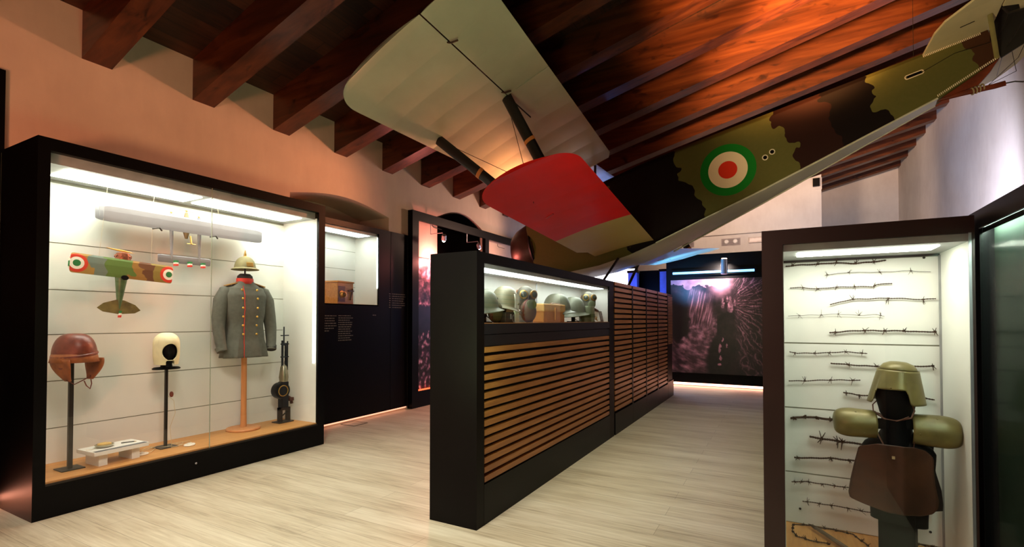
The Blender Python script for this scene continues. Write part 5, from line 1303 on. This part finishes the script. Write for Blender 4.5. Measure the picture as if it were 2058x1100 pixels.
for s in (1, -1):
    def side(x, z, o=.003): w = lerp(.43, .05, (x-1)/3.91); return Vector((x, s*(w+o), z))
    for (x, z) in ((2.55, .585), (2.645, .625)): po('eyelet_rim', tube(B(), [side(x+.030*math.cos(a), z+.032*math.sin(a), .004) for a in [2*PI*i/20 for i in range(21)]], .007, 6, False), CREAMRIM, fus)
    bm = B()
    c = side(4.235, .90); tube(bm, [side(4.235+.07*math.copysign(1, math.cos(a))*(1 if abs(math.cos(a)) > .01 else 1)+.018*math.cos(a), .905+.022*math.sin(a)+.0*x, .008) for a in [2*PI*(i+.5)/20 for i in range(21)]], .006, 6, False)
    po('eyelet_rim', bm, CREAMRIM, fus)
    bm = B()
    for (x, z) in ((2.55, .585), (2.645, .625)):
        vsr = [bm.verts.new(side(x+.026*math.cos(a), z+.028*math.sin(a), .0045)) for a in [2*PI*i/16 for i in range(16)]]; bm.faces.new(vsr)
    vsr = [bm.verts.new(side(4.235+a, .905+b, .009)) for a, b in ((-.07, -.016), (.07, -.016), (.07, .016), (-.07, .016))]; bm.faces.new(vsr)
    po('eyelet', bm, BLACK, fus, False)
    bm = B()
    for i in range(34):
        q = i/33; x = lerp(4.37, 4.88, q); w = lerp(.43, .05, (x-1)/3.91); z = 1.075
        box(bm, x-.004, x+.004, s*(w+.006)-.004, s*(w+.006)+.004, z-.012, z+.012)
    po('lacing', bm, CREAMRIM, fus, False); bm = B()
    for i in range(34):
        q = i/33; x = lerp(4.36, 4.93, q); w = lerp(.43, .05, (x-1)/3.91); z = lerp(.56, .745, (x-4.35)/.6)
        box(bm, x-.004, x+.004, s*(w+.008)-.004, s*(w+.008)+.004, z-.012, z+.012)
    po('lacing', bm, CREAMRIM, fus, False)
    bm = B(); tube(bm, [side(4.31, .90, .012), side(4.62, .965, .02), (5.0, s*.12, .90)], .0035, 5); po('control_cable', bm, STEEL_DK)
# cowling, engine face
COWL = mat('dark_bronze_cowling', (62, 44, 34), .32, .6, var=.35, scale=6)
bm = B(); lathe(bm, [(.30, -1.50), (.37, -1.53), (.45, -1.50), (.50, -1.40), (.53, -1.22), (.535, -1.05), (.53, -1.0)], (0, 0, .56), 48, 'x', cap=False, sx=.96, sy=1.08); solid(po('cowling', bm, COWL), .006, -1)
bm = B(); lathe(bm, [(.55, -1.08), (.562, -1.05), (.55, -1.02)], (0, 0, .56), 48, 'x', cap=False, sx=.96, sy=1.08); po('cowling_band', bm, BLACK)
en = po('engine', lathe(B(), [(.14, -1.46), (.16, -1.40), (.16, -1.2), (.48, -1.18), (.48, -1.10)], (0, 0, .56), 30, 'x'), STEEL_DK)
bm = B()
for k in range(9):
    a = 2*PI*k/9; tube(bm, [(-1.34, .15*math.cos(a), .56+.15*math.sin(a)), (-1.34, .42*math.cos(a), .56+.42*math.sin(a))], .055, 12)
po('cylinders', bm, mat('engine_steel', (110, 104, 96), .4, .8), en)
po('propeller_hub', lathe(B(), [(.09, -1.66), (.10, -1.64), (.10, -1.52), (.05, -1.46)], (0, 0, .56), 24, 'x'), mat('hub_steel', (140, 132, 120), .35, .8))
# undercarriage
for s in (1, -1):
    for xx_ in (.34, -.62): po('undercarriage_strut', tube(B(), [(xx_, s*.42, -.08 if xx_ > 0 else -.04), (-.32, s*.62, -.72)], .030, 10, True, .018), STRUTM)
po('axle', tube(B(), [(-.32, -.80, -.70), (-.32, .80, -.70)], .022, 10), STEEL_DK)
for s in (1, -1):
    bm = B(); tube(bm, [(-.32+.27*math.cos(a), s*.76, -.70+.27*math.sin(a)) for a in [2*PI*i/40 for i in range(41)]], .036, 10, False); w_ = po('wheel', bm, mat('grey_tyre', (70, 68, 66), .8))
    po('wheel_cover', lathe(B(), [(.25, .70), (.05, .67), (.05, .83), (.25, .80)], (-.32, 0, -.70), 30, 'y') if s > 0 else lathe(B(), [(.25, -.70), (.05, -.67), (.05, -.83), (.25, -.80)], (-.32, 0, -.70), 30, 'y'), CREAMC, w_)
# tail surfaces
half = [(4.36, 0), (4.40, .30), (4.43, .52), (4.50, .70), (4.71, .90), (4.90, 1.25), (5.06, 1.62), (5.12, 1.74)]
def outline_plate(pts, z0, z1, bm):
    prism(bm, pts, 'z', z0, z1); return bm
hx = 4.985
near = half+[(hx+.15, 1.76)]
bm = B(); prism(bm, [(4.36, 0)]+half[1:]+[(5.125, 1.70), (hx, 0.0)] , 'z', 1.088, 1.112) if False else None
stab = [(4.36, 0), (4.40, .30), (4.43, .52), (4.50, .70), (4.71, .90), (4.90, 1.25), (4.98, 1.42), (hx, 1.40)]
poly = stab+[(hx, -1.40)]+[(p[0], -p[1]) for p in stab[::-1][1:-1]]
prism(bm, poly, 'z', 1.09, 1.115); bev(po('tailplane', bm, CREAMC, None, False), .008)
for s in (1, -1):
    el = [(hx+.014, .46), (hx+.014, 1.44), (5.06, 1.64), (5.12, 1.74), (5.22, 1.79), (5.34, 1.74), (5.50, 1.45), (5.58, 1.05), (5.56, .55), (5.42, .30), (5.20, .16), (5.15, .34)]
    bm = B(); prism(bm, [(p[0], s*p[1]) for p in el], 'z', 1.092, 1.112); bev(po('elevator', bm, CREAMC, None, False), .006)
    bm = B()
    tube(bm, [(4.93, s*.05, .735), (4.905, s*.42, 1.09)], .022, 8, True, .010)
    po('tailplane_strut', bm, mat('olive_paint', (128, 118, 66), .5))
    bm = B()
    tube(bm, [(5.0, s*.45, 1.09), (5.03, s*.42, 1.02), (5.15, s*.40, 1.0)], .012, 6); tube(bm, [(5.03, s*.42, 1.02), (5.0, s*.1, .95)], .003, 5)
    tube(bm, [(5.33, s*1.60, 1.09), (5.02, s*.08, .80)], .003, 5)
    box(bm, 4.66, 4.78, s*.42-.004, s*.42+.004, 1.083, 1.089)
    po('elevator_horn', bm, STEEL_DK)
bm = B(); prism(bm, [(4.975, .74), (5.19, .80), (5.30, 1.02), (5.42, 1.35), (5.36, 1.70), (5.16, 1.86), (4.98, 1.74), (4.975, 1.2)], 'y', -.014, .014); po('rudder', bm, mat('dark_rudder_cloth', (16, 12, 10), .6), None, False)
SKID = mat('brown_varnished_skid', (104, 42, 22), .35, var=.4)
bm = B(); prism(bm, [(4.35, .545), (4.95, .735), (4.86, .64), (4.72, .535)], 'y', -.03, .03); po('skid_fairing', bm, SKID, None, False)
bm = B(); tube(bm, [(4.34, 0, .565), (4.6, 0, .515), (4.84, 0, .462), (4.93, 0, .45)], [.016, .026, .024, .012], 8, True, .03); sk = po('tail_skid', bm, SKID)
bm = B(); 
for x in (4.66, 4.69, 4.72, 4.75): tube(bm, [(x+.034*math.cos(a)*.2, .036*math.cos(a), .50+.036*math.sin(a)) for a in [2*PI*i/14 for i in range(15)]], .008, 6, False)
po('shock_cord', bm, mat('pale_shock_cord', (150, 132, 100), .7), sk)
bm = B(); tube(bm, [(4.92, 0, .45), (5.0, 0, .43), (5.06, 0, .39)], .007, 6); po('skid_tip', bm, STEEL_DK, sk)
bm = B(); tube(bm, [(4.80, .0, .50), (5.05, .15, .62), (5.34, .9, 1.08)], .003, 5); tube(bm, [(4.80, 0, .50), (5.1, -.2, .60), (5.34, -.9, 1.08)], .003, 5)
po('tail_cable', bm, STEEL_DK)

# steel cables that carry the aeroplane from the roof
def pw(x, s, z): return PT+ax_*x+sp_*s+up_v*z
for i, (x, s, z, lab) in enumerate(((.2, -2.6, 1.42+.09, 'thin steel cable holding the far upper wing from the roof'), (4.3, .0, 1.13, 'thin steel cable holding the tail of the biplane from the roof'), (.0, .0, 1.4, 'thin steel cable holding the wing centre of the biplane from the roof'))):
    a = pw(x, s, z); zt_c = rz(a.x, RAFH)
    tag(obj('suspension_cable', tube(B(), [a, (a.x, a.y, zt_c)], .0025, 6), STEEL_DK), lab, 'cable')
